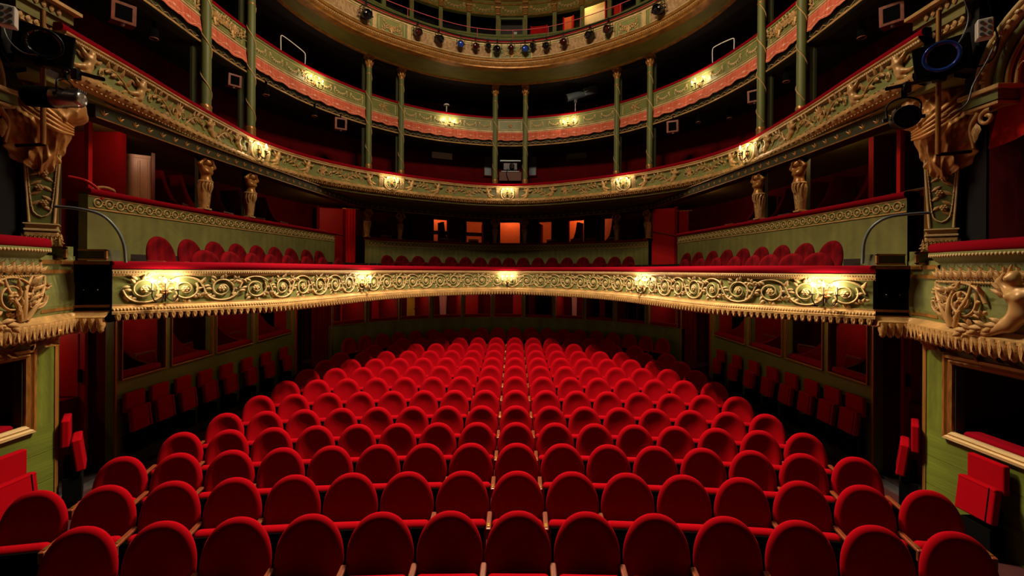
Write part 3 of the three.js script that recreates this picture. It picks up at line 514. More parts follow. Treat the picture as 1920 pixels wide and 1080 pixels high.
function sconce(plan, s, o, y, label, group, cd, k = 1) {
  const t = thing('candle_sconce', label, 'wall lamp', plan.pos(s, o, y), plan.turn(s), group);
  const sp = 0.15 * k;
  mesh('backplate', plateGeo, M.oldGold, t);
  [[-sp, 0.09], [0, 0.17], [sp, 0.09]].forEach(([x, z]) => {
    mesh('arm', armGeo(x, z), M.iron, t);
    const p = mesh('drip_pan', panGeo, M.iron, t); p.position.set(x, 0, z);
    const c = mesh('candle', candleGeo, M.candle, t); c.position.set(x, 0, z);
    mesh('bulb', bulbGeo, M.bulb, c);
    const L = new THREE.PointLight(WARM, cd, 0, 2); L.castShadow = true; L.shadow.radius = 0.7; L.position.set(x, 0.145, z); t.add(L);
  });
}
[[310, 'nearest the left end of the lowest balcony'], [680, 'left of the middle on the lowest balcony'], [952, 'at the middle of the lowest balcony'], [1208, 'right of the middle on the lowest balcony'], [1547, 'nearest the right end of the lowest balcony']].forEach(([px, w]) => sconce(planA, planA.bearing(B(px)), 0.01, Y(-0.31), `three-candle gilt wall sconce ${w}`, 'candle sconces on the lowest balcony', SCONCE_CD * 0.85, 0.9));
[[475, 'on the medallion nearest the left stage side'], [730, 'on the medallion left of the middle one'], [952, 'on the central medallion of the middle balcony'], [1170, 'on the medallion right of the middle one'], [1412, 'on the medallion nearest the right stage side']].forEach(([px, w]) => sconce(planB, planB.bearing(B(px)), 0.12, Y(2.55), `three-candle gilt sconce ${w}`, 'candle sconces on the middle balcony', SCONCE_CD * 0.85));
[[588, 'left side of the third balcony'], [838, 'third balcony just left of its middle'], [1065, 'third balcony just right of its middle'], [1310, 'right side of the third balcony']].forEach(([px, w]) => sconce(planC, planC.bearing(B(px)), 0.03, Y(5.45), `three-candle gilt sconce on the ${w}`, 'candle sconces on the third balcony', SCONCE_CD * 1.3, 1.35));

// ---------------------------------------------------------------- slender columns from the middle balcony to the topmost
const COLS = [375, 460, 687, 749, 927, 983, 1158, 1220, 1433, 1511].map(p => planC.bearing(B(p)));
const colH = 4.74, y0c = Y(2.3), shaftGeo = lathe([[0.001, 0], [0.13, 0], [0.13, 0.06], [0.11, 0.08], [0.115, 0.12], [0.098, 0.15], [0.096, 1.6], [0.088, colH - 0.4], [0.084, colH - 0.36]], 16);
const sleeveGeo = lathe([[0.104, 0.5], [0.112, 0.5], [0.11, 1.1], [0.116, 1.12], [0.1, 1.16]], 16);
const ribbon = (() => { const p = []; for (let i = 0; i <= 70; i++) { const t = i / 70, a = t * 20; p.push([Math.cos(a) * (0.1 - 0.008 * t), 1.25 + t * (colH - 1.9), Math.sin(a) * (0.1 - 0.008 * t)]); } return tube(p, 0.013, 150, 5); })();
const capGeo = merge([lathe([[0.084, colH - 0.4], [0.1, colH - 0.38], [0.086, colH - 0.34], [0.1, colH - 0.2], [0.14, colH - 0.1], [0.001, colH - 0.1]], 14), ...[...Array(8).keys()].map(i => T(T(leaf(0.18, 0.08, 0, 5, 3), 0, colH - 0.34, 0.085, 0.35), 0, 0, 0, 0, i * Math.PI / 4)), box(0.26, 0.1, 0.26, 0, colH - 0.05, 0, 0.012), sph(0.07, 0, colH - 0.24, 0.08), lathe([[0.088, colH - 0.62], [0.1, colH - 0.6], [0.088, colH - 0.58]], 12)]);
const cw = ['the left stage side, first of its pair', 'the left stage side, second of its pair', 'the left rear, outer of its pair', 'the left rear, inner of its pair', 'the middle, left of its pair', 'the middle, right of its pair', 'the right rear, inner of its pair', 'the right rear, outer of its pair', 'the right stage side, second of its pair', 'the right stage side, first of its pair'];
let colProto = null;
COLS.forEach((s, i) => {
  const label = `slender green column with spiral gilt ribbon at ${cw[i]}`, pos = planC.pos(s, 0.13, y0c), turn = planC.turn(s);
  if (!colProto) { colProto = thing('slender_column', label, 'column', pos, turn, 'slender columns of the upper balconies'); mesh('shaft', shaftGeo, M.green, colProto); mesh('gilt_sleeve', sleeveGeo, M.oldGold, colProto); mesh('ribbon', ribbon, M.gold, colProto); mesh('capital', capGeo, M.oldGold, colProto); mesh('pilaster_strip', box(0.14, colH, 0.05, -0.02, colH / 2, -0.26), M.darkGreen, colProto); }
  else copyOf(colProto, pos, turn, label);
});
// bays of the third balcony: frames, ornaments, cloth valances
const bays = []; { const e = [0.35, ...COLS, planC.L - 0.35]; for (let i = 0; i < e.length - 1; i++) bays.push([e[i] + 0.1, e[i + 1] - 0.1, i]); }
const embroidery = (() => {
  const c = document.createElement('canvas'); c.width = 512; c.height = 128; const g = c.getContext('2d'); g.fillStyle = '#c4573a'; g.fillRect(0, 0, 512, 128);
  for (let i = 0; i < 900; i++) { g.fillStyle = `rgba(${rnd() > 0.5 ? '255,180,140' : '90,20,10'},0.05)`; g.fillRect(rnd() * 512, 0, 1 + rnd() * 4, 128); }
  g.strokeStyle = '#ecc7ab'; g.lineWidth = 2.2; g.beginPath(); g.moveTo(0, 6); g.lineTo(512, 6); g.stroke();
  g.lineWidth = 3; g.beginPath(); for (let x = 0; x <= 512; x += 4) g.lineTo(x, 104 + 9 * Math.abs(Math.sin(x / 512 * Math.PI * 4)) + 3 * Math.sin(x / 512 * Math.PI * 16)); g.stroke();
  for (const x of [64, 192, 320, 448]) { g.lineWidth = 2.4; for (let k = 0; k < 8; k++) { const a = k / 8 * 6.28; g.beginPath(); g.moveTo(x, 70); g.quadraticCurveTo(x + Math.cos(a) * 14, 70 + Math.sin(a) * 10 - 3, x + Math.cos(a) * 22, 70 + Math.sin(a) * 14); g.stroke(); } for (const s of [-1, 1]) { g.beginPath(); g.moveTo(x + s * 26, 78); g.bezierCurveTo(x + s * 38, 60, x + s * 46, 96, x + s * 56, 82); g.stroke(); } }
  const t = new THREE.CanvasTexture(c); t.colorSpace = THREE.SRGBColorSpace; t.wrapS = t.wrapT = THREE.RepeatWrapping; return t;
})();
M.salmon = std({ map: embroidery, roughness: 0.9, side: THREE.DoubleSide, bumpMap: bump(10, 31), bumpScale: 0.004 });
const trophy = merge([T(tube([[-0.2, -0.1, 0.01], [0, 0, 0.025], [0.2, 0.11, 0.01]], 0.012, 8, 5)), T(tube([[-0.2, 0.1, 0.01], [0, 0, 0.025], [0.18, -0.12, 0.01]], t => 0.01 + 0.02 * t * t, 8, 6)), T(rosette(0.05), 0, 0, 0.02), ...[0.6, 1.4, 2.5, 3.7, 4.6, 5.6].map(a => T(leaf(0.12, 0.05, 0.3, 4, 3), Math.cos(a) * 0.04, Math.sin(a) * 0.04, 0.012, 0.2, 0, a - 1.57)), sph(0.05, -0.13, 0.0, 0.015, [1, 1, 0.6])]);
const where5 = ['left of the left stage-side columns', 'between the left stage-side columns', 'on the left side, longest span', 'between the left rear column pair', 'left of the middle columns', 'between the two middle columns', 'right of the middle columns', 'between the right rear column pair', 'on the right side, longest span', 'between the right stage-side columns', 'right of the right stage-side columns'];
const GAR = garland(0.42), GARS = garland(0.3, 5), BIGTROPHY = merge([T(URN, 0, 0, 0.01), T(SPRAY[0], -0.36, 0, 0.01), T(SPRAY[1], 0.36, 0, 0.01), ...[-2, -1, 0, 1, 2].map(i => T(rosette(0.05), i * 0.12, 0.1 - 0.05 * Math.abs(i), 0.03))]);
bays.forEach(([a, b, i]) => {
  const L = b - a;
  const line = (y0, y1, x0, x1) => sweep(planC, a + x0, b - x1, [[0, Y(y0)], [0.014, Y(y0)], [0.014, Y(y1)], [0, Y(y1)]], 0.15);
  const stile = s => T(box(0.018, 0.34, 0.016), ...planC.pos(s, 0.006, Y(5.565)), 0, planC.turn(s));
  mesh('panel_frame', [line(5.735, 5.72, 0.06, 0.06), line(5.41, 5.395, 0.06, 0.06), stile(a + 0.07), stile(b - 0.07)], M.paleGold, balconyC);
  if (i === 3 || i === 7) { put('instrument_trophy', trophy, M.gold, balconyC, planC, (a + b) / 2, 0.004, Y(5.565)); }
  else if (i === 1 || i === 9) { for (const k of [-0.45, 0.45]) put('flower_trophy', BIGTROPHY, M.gold, balconyC, planC, (a + b) / 2 + k * Math.min(1, L / 2), 0.004, Y(5.56)); }
  else if (i === 5) put('rosette', rosette(0.08, 8), M.gold, balconyC, planC, (a + b) / 2, 0.01, Y(5.565));
  else { const n = Math.max(2, Math.round(L / 0.62)); for (let k = 0; k < n; k++) { if (Math.abs(k - (n - 1) / 2) < 0.3 && n % 2) put('scroll_ornament', SCROLL[k % 2], M.gold, balconyC, planC, a + L * (k + 0.5) / n, 0.004, Y(5.565)); else put('garland', GAR, M.paleGold, balconyC, planC, a + L * (k + 0.5) / n, 0.004, Y(5.6)); } }
  const cloth = surf((u, v) => { const s = a + u * L, f = Math.sin(s * 9) * 0.018 + Math.sin(s * 23 + 1) * 0.008, hem = 0.04 * Math.abs(Math.sin(s * Math.PI / 0.46)); const p = planC.pos(s, 0.06 + (v) * 0.04 + f * v, Y(5.28 - v * (0.31 + hem - 0.02))); return p; }, Math.max(12, Math.round(L / 0.045)), 6, L / 1.6, 1);
  const uv = cloth.attributes.uv; for (let k = 0; k < uv.count; k++) uv.setY(k, 1 - uv.getY(k));
  tag(mesh('valance', cloth, M.salmon), `salmon embroidered cloth valance ${where5[i]}`, 'valance', 'salmon valances of the third balcony');
});
{ // wavy gilt line on the dark band below
  const p = []; for (let s = C0 + 0.2; s < C1 - 0.2; s += 0.05) p.push(planC.pos(s, 0.008, Y(4.875 + 0.028 * Math.sin(s * 30))));
  mesh('wavy_line', tube(p, 0.009, p.length, 4), M.gold, balconyC);
}
// ---------------------------------------------------------------- caryatids on the parapets
const caryTorso = field([
  [0, 0.42, 0.02, 0.085, 0, 0.5, 0.03, 0.09], [0, 0.5, 0.03, 0.09, 0, 0.6, 0.025, 0.072], [-0.03, 0.68, 0.03, 0.075, 0.03, 0.68, 0.03, 0.075], [-0.075, 0.72, 0.025, 0.05, 0.075, 0.72, 0.025, 0.05],
  [0, 0.72, 0.02, 0.04, 0, 0.8, 0.04, 0.032], [0, 0.835, 0.05, 0.06, 0, 0.855, 0.05, 0.057], [0, 0.825, 0.1, 0.014, 0, 0.84, 0.105, 0.012],
  [-0.09, 0.73, 0.02, 0.038, -0.165, 0.79, 0.04, 0.034], [-0.165, 0.79, 0.04, 0.033, -0.1, 0.89, 0.06, 0.024], [-0.1, 0.89, 0.06, 0.022, -0.06, 0.905, 0.06, 0.018],
  [0.09, 0.73, 0.02, 0.038, 0.165, 0.79, 0.04, 0.034], [0.165, 0.79, 0.04, 0.033, 0.1, 0.89, 0.06, 0.024], [0.1, 0.89, 0.06, 0.022, 0.06, 0.905, 0.06, 0.018],
  [-0.04, 0.675, 0.09, 0.03, -0.04, 0.67, 0.09, 0.03], [0.04, 0.675, 0.09, 0.03, 0.04, 0.67, 0.09, 0.03],
], [-0.22, 0.34, -0.1], [0.22, 0.95, 0.15], 0.012, 0.014);
const hairGeo = merge([sph(0.066, 0, 0.868, 0.03, [1.05, 0.9, 1.0], 10), ...[-1, 1].map(s => sph(0.03, s * 0.055, 0.83, 0.03, [0.8, 1.4, 1], 8))]);
const caryDrape = merge([...[...Array(12).keys()].map(i => { const a = i / 12 * 6.283; return tube([[Math.cos(a) * 0.098, 0.5 + 0.02 * Math.sin(a * 2), Math.sin(a) * 0.095 + 0.02], [Math.cos(a + 0.3) * 0.1, 0.42, Math.sin(a + 0.3) * 0.1 + 0.02], [Math.cos(a + 0.2) * 0.07, 0.28 + 0.06 * Math.sin(a), Math.sin(a + 0.2) * 0.075 + 0.02]], t => 0.022 - 0.01 * t, 6, 5); }), T(new THREE.TorusGeometry(0.095, 0.026, 6, 18), 0, 0.5, 0.02, Math.PI / 2, 0, 0)]);
const caryTerm = merge([T(new THREE.CylinderGeometry(0.115, 0.075, 0.42, 4, 1), 0, 0.23, 0, 0, Math.PI / 4), box(0.16, 0.03, 0.16, 0, 0.015, 0, 0.006), ...[0, 1, 2].map(i => T(leaf(0.12, 0.07, 0.2, 4, 3), 0, 0.34 - i * 0.09, 0.078 - i * 0.008, Math.PI)), sph(0.02, 0, 0.06, 0.06)]);
const caryBack = box(0.13, 0.94, 0.08, 0, 0.47, -0.1, 0.01);
const cpos = ['nearest the stage on the left parapet', 'second from the stage on the left parapet', 'at the left end of the middle parapet', 'second from the left on the middle parapet', 'left of the two at the middle', 'right of the two at the middle', 'second from the right on the middle parapet', 'at the right end of the middle parapet', 'second from the stage on the right parapet', 'nearest the stage on the right parapet'];
let cary = null;
[387, 468, 690, 751, 927, 983, 1155, 1213, 1420, 1497].forEach((p, i) => {
  const s = planP.bearing(B(p)), pos = planP.pos(s, -0.02, Y(1.05)), turn = planP.turn(s), label = `gilded caryatid with raised arms ${cpos[i]}`;
  if (!cary) { cary = thing('caryatid', label, 'statue', pos, turn, 'caryatids under the middle balcony'); mesh('figure', caryTorso, M.oldGold, cary); mesh('hair', hairGeo, M.oldGold, cary); mesh('drapery', caryDrape, M.gold, cary); mesh('tapered_shaft', caryTerm, M.gold, cary); mesh('back_strip', caryBack, M.darkGreen, cary); }
  else copyOf(cary, pos, turn, label);
});
function smallLamp(pos, label, cd, colr = 0xffc090) { const lp = thing('globe_lamp', label, 'lamp', pos); mesh('globe', sph(0.05, 0, 0, 0, [1, 1, 1], 10), M.lampGlow, lp); mesh('rose', cyl(0.04, 0.04, 0.05, 0, 0.05, 0, 10), M.brass, lp); const L = new THREE.PointLight(colr, cd, 0, 2); L.castShadow = true; L.shadow.radius = 2.5; lp.add(L); return lp; }
// ---------------------------------------------------------------- stalls walls: side walls with box windows, curved rear wall, doorways
const AFL = Y(-0.7);                              // underside of the lowest balcony
const SX = 5.5;
// a window opening framed in gold between two points of the plan (seen from the hall), sill y0, head y1
function boxWindow(parent, a, b, y0, y1) {
  const L = Math.hypot(b[0] - a[0], b[1] - a[1]), t = Math.atan2(-(b[1] - a[1]), b[0] - a[0]), m = [(a[0] + b[0]) / 2, (a[1] + b[1]) / 2];
  const f = mesh('window_frame', [box(L, 0.02, 0.05, 0, y0 + 0.01, 0, 0.006), box(L, 0.02, 0.05, 0, y1 - 0.01, 0), box(0.018, y1 - y0, 0.05, -L / 2 + 0.009, (y0 + y1) / 2, 0, 0.006), box(0.018, y1 - y0, 0.05, L / 2 - 0.009, (y0 + y1) / 2, 0, 0.006)], M.oldGold, parent);
  f.position.set(m[0], 0, m[1]); f.rotation.y = t;
  const c = mesh('sill_cushion', box(L - 0.05, 0.1, 0.16, 0, y0 + 0.06, -0.1, 0.04), M.velvetRail, parent); c.position.copy(f.position); c.rotation.y = t;
}
const SIDEW = [[6.5, 7.33], [7.45, 8.48], [8.58, 9.8], [9.95, 11.5]], SILL = 1.14;
for (const sx of [-1, 1]) {
  const side = sx < 0 ? 'left' : 'right';
  const w = sgroup(`wall_side_${side}`), X = sx * SX, Xo = sx * (SX + 0.12);
  mesh('dado', slab(X, Xo, -0.5, SILL, -6.4, -11.72), M.wallGreen, w);
  let p = 6.4; for (const [a, b] of [...SIDEW, [11.72, 11.72]]) { mesh('post', slab(X, Xo, SILL, AFL, -p, -a), M.wallGreen, w); p = b; }
  mesh('head', slab(X, Xo, AFL - 0.05, AFL + 0.12, -6.4, -11.72), M.wallGreen, w);
  mesh('skirting', slab(X - sx * 0.025, X, -0.3, 0.0, -6.42, -11.72), M.darkGreen, w);
  for (const z of [6.42, 11.7]) mesh('gilt_edge', [box(0.02, 2.5, 0.03, X - sx * 0.01, 0.9, -z, 0.004)], M.oldGold, w);
  SIDEW.forEach(([a, b]) => boxWindow(w, sx < 0 ? [X + 0.01, -a] : [X - 0.01, -b], sx < 0 ? [X + 0.01, -b] : [X - 0.01, -a], SILL, AFL - 0.02));
  // boxes behind the windows
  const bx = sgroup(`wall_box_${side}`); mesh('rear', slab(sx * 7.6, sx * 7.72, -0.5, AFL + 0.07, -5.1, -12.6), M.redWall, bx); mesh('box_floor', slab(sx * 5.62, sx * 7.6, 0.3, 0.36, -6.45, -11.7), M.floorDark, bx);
  // partitions between boxes with a swooping top edge
  SIDEW.forEach(([a, b], i) => {
    const sh = new THREE.Shape(); sh.moveTo(0, 0); sh.lineTo(1.85, 0); sh.lineTo(1.85, 1.75); sh.lineTo(1.5, 1.75); sh.quadraticCurveTo(0.85, 1.6, 0.5, 1.05); sh.quadraticCurveTo(0.3, 0.86, 0, 0.84); sh.lineTo(0, 0);
    const g = new THREE.ExtrudeGeometry(sh, { depth: 0.05, bevelEnabled: true, bevelSize: 0.012, bevelThickness: 0.012, bevelSegments: 2, curveSegments: 10 });
    const m = mesh('partition', g, M.redWall, bx); m.position.set(sx * 5.68, 0.36, -b - 0.04); m.rotation.y = sx < 0 ? Math.PI : 0; m.position.z += sx < 0 ? 0.05 : 0;
  });
}
// curved rear wall of the stalls
const planR = new Plan([[0, 15.4], [1.5, 15.2], [3, 14.57], [4.2, 13.64], [4.85, 12.86], [5.15, 12.35]]);
{
  const w = sgroup('wall_rear'), s0 = planR.bearing(B(622)), s1 = planR.bearing(B(1278)), y0 = 1.16;
  mesh('dado', sweep(planR, s0, s1, [[-0.12, -0.5], [-0.12, y0], [0, y0], [0, -0.5], [-0.12, -0.5]], 0.15), M.wallGreen, w);
  mesh('head', sweep(planR, s0, s1, [[-0.12, AFL - 0.06], [-0.12, AFL + 0.07], [0, AFL + 0.07], [0, AFL - 0.06], [-0.12, AFL - 0.06]], 0.15), M.wallGreen, w);
  const W = [[625, 686], [691, 749], [752, 807], [813, 866], [871, 922], [927, 980], [985, 1037], [1042, 1093], [1099, 1151], [1157, 1210], [1216, 1271]].map(q => q.map(p => planR.bearing(B(p))));
  W.forEach(([a, b], i) => {
    boxWindow(w, [planR.pos(a)[0], planR.pos(a)[2]], [planR.pos(b)[0], planR.pos(b)[2]], y0, AFL - 0.04);
    if (i) { const m = mesh('post', box(Math.max(0.05, a - W[i - 1][1]), AFL - y0, 0.1, 0, (AFL + y0) / 2, 0), M.wallGreen, w); const s = (a + W[i - 1][1]) / 2; m.position.set(...planR.pos(s, -0.06, 0)); m.rotation.y = planR.turn(s); }
  });
  for (const s of [s0 + 0.01, s1 - 0.01]) { const m = mesh('gilt_edge', box(0.03, 2.4, 0.04, 0, 0.9, 0, 0.006), M.oldGold, w); m.position.set(...planR.pos(s, 0.01, 0)); m.rotation.y = planR.turn(s); }
  // rear boxes: back wall with doorways, partitions
  const back = new Plan([[0, 17.6], [1.9, 17.3], [3.9, 16.4], [5.6, 15.1], [6.6, 13.8], [7.0, 12.6]]), bw = sgroup('wall_rear_boxes');
  mesh('rear', sweep(back, 0.1, back.L - 0.1, [[0, -0.5], [0, AFL + 0.07], [-0.1, AFL + 0.07], [-0.1, -0.5], [0, -0.5]], 0.2), M.darkWall, bw);
  for (let i = 0; i <= W.length; i++) { const s = i === 0 ? W[0][0] : i === W.length ? W[i - 1][1] : (W[i - 1][1] + W[i][0]) / 2; const m = mesh('partition', box(0.06, 2.0, 1.6, 0, 1.1, -0.95, 0.01), M.redWall, bw); m.position.set(...planR.pos(s, 0, 0)); m.rotation.y = planR.turn(s); }
  [[0, 'first'], [1, 'second'], [2, 'third'], [3, 'fourth'], [4, 'fifth'], [5, 'sixth'], [7, 'eighth'], [10, 'eleventh']].forEach(([i, w]) => smallLamp(planR.pos((W[i][0] + W[i][1]) / 2, -0.9, AFL - 0.06), `small globe lamp in the ${w} rear box from the left`, REARBOX));
  // things seen in the boxes' windows: open red doors, a yellow door, pale curtains
  const spots = [[0, 0.25, 0.1, 'redPaint', 'red door standing ajar in the leftmost rear box', 'door'], [1, 0.2, 0.2, 'redPaint', 'red door in the second rear box from the left', 'door'], [1, 0.85, 0.12, 'redPaint', 'red curtain edge in the second rear box from the left', 'curtain'], [2, 0.3, 0.26, 'yellow', 'mustard yellow door in the third rear box from the left', 'door'], [4, 0.25, 0.45, 'redPaint', 'bright red door in the fifth rear box from the left', 'door'], [5, 0.85, 0.3, 'redPaint', 'red door in the middle rear box', 'door'], [9, 0.8, 0.15, 'orange', 'orange red door in the second rear box from the right', 'door'], [10, 0.9, 0.2, 'orange', 'orange door in the rightmost rear box', 'door'], [10, 0.22, 0.1, 'redPaint', 'red curtain hanging in the rightmost rear box', 'curtain'], [7, 0.72, 0.2, 'pink', 'pale pink curtain in the fourth rear box from the right', 'curtain'], [3, 0.3, 0.3, 'pink', 'white and pink curtain in the fourth rear box from the left', 'curtain']];
  M.yellow = std({ map: grain([190, 150, 40], 0.15, 3, 61), roughness: 0.6, side: THREE.DoubleSide }); M.pink = std({ color: 0xd8a0a0, roughness: 0.8, side: THREE.DoubleSide });
  spots.forEach(([i, u, wd, mat, label, cat]) => {
    const s = W[i][0] + (W[i][1] - W[i][0]) * u, ww = (W[i][1] - W[i][0]) * wd * 1.2, wp = planR.pos(s), bs = back.bearing((wp[0] - CX) / -wp[2]), o = thing(cat === 'door' ? 'box_door' : 'box_curtain', label, cat, back.pos(bs, 0.12, 0.1), back.turn(bs));
    if (cat === 'door') { mesh('leaf_panel', box(ww, 1.98, 0.04, 0, 1.0, 0, 0.006), M[mat], o); mesh('moulding', [box(ww * 0.7, 0.02, 0.02, 0, 1.75, 0.025), box(ww * 0.7, 0.02, 0.02, 0, 1.1, 0.025)], M[mat], o); mesh('knob', sph(0.025, ww * 0.4, 1.25, 0.04), M.brass, o); }
    else { mesh('cloth', surf((a, b) => [(a - 0.5) * ww * (1 - 0.3 * Math.sin(b * 2)), 2.0 - b * 1.5, 0.03 * Math.sin(a * 18)], 20, 4), M[mat], o); mesh('rod', cyl(0.012, 0.012, ww * 1.2, 0, 0, 0, 8).rotateZ(Math.PI / 2).translate(0, 2.0, 0), M.brass, o); }
  });
}
for (const sx of [-1, 1]) for (const [i, z] of [7.9, 10.4].entries()) smallLamp([sx * 6.9, AFL - 0.06, -z], `small globe lamp in the ${sx < 0 ? 'left' : 'right'} stalls boxes, ${i ? 'farther from' : 'nearer'} the stage`, STALLBOX);
for (const sx of [-1, 1]) for (const [i, z] of [7.6, 9.6, 11.4].entries()) smallLamp([sx * 4.75, AFL + 0.02, -z], `small globe lamp under the lowest balcony's ${sx < 0 ? 'left' : 'right'} side, ${['nearest the stage', 'middle one', 'farthest from the stage'][i]}`, UNDER);
smallLamp([0, AFL + 0.03, -13.9], 'small globe lamp under the middle of the lowest balcony', UNDER);
smallLamp([-6.7, AFL - 0.06, -5.85], 'small globe lamp in the left stage-side passage', 0.9);
// doorways between the side walls and the rear wall
for (const sx of [-1, 1]) {
  const side = sx < 0 ? 'left' : 'right';
  const t = thing('red_door', `tall red door standing open at the ${side} rear of the stalls`, 'door', [sx * 5.62, -0.05, -11.95], sx * -0.5);
  mesh('leaf_panel', box(0.55, 2.15, 0.05, sx * 0.22, 1.08, 0, 0.008), M.redPaint, t); mesh('moulding', [[1.55, 0.9], [0.55, 0.8]].map(([y, h]) => box(0.36, h, 0.012, sx * 0.22, y, 0.03, 0.004)), M.redPaint, t); mesh('kick_plate', box(0.5, 0.16, 0.012, sx * 0.22, 0.12, 0.03), M.brass, t); mesh('handle', sph(0.03, sx * 0.42, 1.0, 0.06), M.brass, t);
  const c = thing('door_curtain', `dark red curtain beside the ${side} rear doorway of the stalls`, 'curtain', [sx * 5.3, 0, -12.75], sx * -0.3);
  mesh('cloth', surf((a, b) => [(a - 0.5) * 0.45, 2.15 - b * 2.15, 0.04 * Math.sin(a * 20)], 24, 4), M.redWall, c); mesh('rod', cyl(0.015, 0.015, 0.6, 0, 0, 0, 8).rotateZ(Math.PI / 2).translate(0, 2.15, 0), M.brass, c);
  struct(mesh(`wall_passage_${side}`, slab(sx * 6.2, sx * 6.3, -0.5, AFL + 0.07, -11.75, -14.5), M.void));
}
// ---------------------------------------------------------------- stage-side walls with the large framed openings
for (const sx of [-1, 1]) {
  const side = sx < 0 ? 'left' : 'right', X = 5.24, Xo = 5.4, w = sgroup(`wall_stage_${side}`);
  const S = (x0, x1, y0, y1, z0, z1) => slab(sx * x0, sx * x1, y0, y1, -z0, -z1);
  for (const [y0, y1] of [[-0.5, 0.28], [0.286, 0.62], [0.626, Y(-1.86)]]) mesh('board', S(X, Xo, y0, y1, 5.32, 2.4), M.wallGreen, w);
  mesh('pier', S(X, Xo, Y(-1.86), Y(-0.45), 5.32, 5.03), M.wallGreen, w); mesh('head', S(X, Xo, Y(-0.98), Y(-0.45), 5.03, 2.4), M.wallGreen, w);
  mesh('pier_return', S(Xo - 0.16, 5.75, -0.5, Y(-0.45), 5.38, 5.32), M.darkGreen, w);
  mesh('gilt_edge', S(X - 0.012, X + 0.03, -0.4, Y(-0.6), 5.36, 5.32), M.oldGold, w);
  mesh('box_rear', S(7.2, 7.3, -0.5, Y(-0.4), 5.3, 2.4), M.void, w); mesh('box_side', S(5.4, 7.2, -0.5, Y(-0.4), 5.2, 5.14), M.darkWall, w);
  const f = thing('window_frame', `${side === 'left' ? 'gilded bolection frame round the stage box window on the left green wall' : 'gilded bolection frame round the stage box window on the right green wall'}`, 'frame');
  const prof = [[0, 0.0], [0.0, 0.03], [0.03, 0.045], [0.05, 0.03], [0.065, 0.055], [0.095, 0.05], [0.105, 0.015], [0.105, 0]]; // [across from inner edge outward, height off wall]
  const z1 = 4.985, yT = Y(-1.03), yB = Y(-1.79), zE = 2.4;
  const strip = (pts) => pts; const bar = (fn, n = 1) => surf((u, v) => { const k = v * (prof.length - 1), i = Math.min(prof.length - 2, k | 0), q = k - i; const a = prof[i][0] + (prof[i + 1][0] - prof[i][0]) * q, h = prof[i][1] + (prof[i + 1][1] - prof[i][1]) * q; return fn(u, a, h); }, n, (prof.length - 1) * 2);
  mesh('jamb', toCreasedNormals(bar((u, a, h) => [sx * (X - h), (yB - a) + (yT - yB + 2 * a) * u, -(z1 + a)]), 0.5), M.oldGold, f);
  mesh('head_rail', toCreasedNormals(bar((u, a, h) => [sx * (X - h), yT + a, -(z1 + a) + (z1 + a - zE) * u]), 0.5), M.oldGold, f);
  mesh('sill_rail', toCreasedNormals(bar((u, a, h) => [sx * (X - h), yB - a, -(z1 + a) + (z1 + a - zE) * u]), 0.5), M.paleGold, f);
  mesh('inner_trim', [S(X + 0.0, X + 0.1, yB, yT, z1 - 0.015, z1), S(X, X + 0.1, yT - 0.015, yT, z1, zE)], M.darkGreen, f);
  tag(mesh('sill_cushion', T(new RoundedBoxGeometry(0.2, 0.1, 2.5, 3, 0.04), sx * (X + 0.14), yB - 0.02, -(z1 + zE) / 2), M.velvetRail), `red velvet ledge in the ${side} stage box window`, 'cushion');
  // passage between this wall and the stalls' side wall
  const p = sgroup(`wall_passage_${side}`);
  mesh('threshold', S(5.42, 5.56, -0.3, -0.14, 5.38, 6.42), M.steel, p); mesh('landing', S(5.56, 7.6, -0.3, -0.1, 5.38, 6.42), M.floorDark, p);
  mesh('far_side', S(5.62, 7.6, -0.3, AFL + 0.07, 6.42, 6.5), M.darkWall, p); mesh('near_side', S(5.75, 7.6, -0.3, AFL + 0.07, 5.3, 5.38), M.darkWall, p); mesh('lintel', S(5.3, 7.6, AFL + 0.02, AFL + 0.12, 5.3, 6.5), M.darkWall, p);
  mesh('low_screen', S(5.95, 6.0, -0.1, 0.95, 5.75, 6.42), M.darkWall, p);
  const d = thing('passage_door', sx < 0 ? 'bright red door with a black lock in the left stage-side passage' : 'dim red door with a black lock in the right stage-side passage', 'door', [sx * 6.12, -0.1, -6.38], 0);
  mesh('leaf_panel', box(0.5, 2.1, 0.05, 0, 1.06, 0, 0.008), M.redPaint, d); mesh('moulding', [[1.5, 0.9], [0.55, 0.75]].map(([y, h]) => box(0.32, h, 0.014, 0, y, 0.03, 0.005)), M.redPaint, d); mesh('lock', box(0.05, 0.18, 0.03, -sx * 0.19, 1.35, 0.04, 0.008), M.black, d);
}
// ---------------------------------------------------------------- folding side seats
const fold = { back: new RoundedBoxGeometry(0.36, 0.3, 0.07, 3, 0.018), seat: new RoundedBoxGeometry(0.37, 0.36, 0.08, 3, 0.018), seam: box(0.012, 0.34, 0.004), bracket: merge([box(0.3, 0.28, 0.16, 0, -0.14, 0.02, 0.01), box(0.26, 0.16, 0.05, 0, 0.1, -0.03)]), piping: box(0.36, 0.012, 0.085, 0, 0.16, 0, 0.004) };
let folder = null;
function foldingSeat(pos, turn, label, group, k = 1) {
  if (!folder) { const t = folder = thing('folding_seat', label, 'folding seat', pos, turn, group); const b = mesh('back_pad', fold.back, M.velvet, t); b.position.set(0, 0.62, 0.045); const s = mesh('seat_pad', fold.seat, M.velvet, t); s.position.set(0, 0.36, 0.15); s.rotation.x = -0.12; const q = mesh('seam', fold.seam, M.black, s); q.position.set(0.13, 0, 0.041); mesh('piping', fold.piping, M.velvet, s); const r = mesh('bracket', fold.bracket, M.black, t); r.position.set(0, 0.12, 0.08); t.scale.setScalar(k); return t; }
  const t = copyOf(folder, pos, turn, label, group); t.scale.setScalar(k); return t;
}
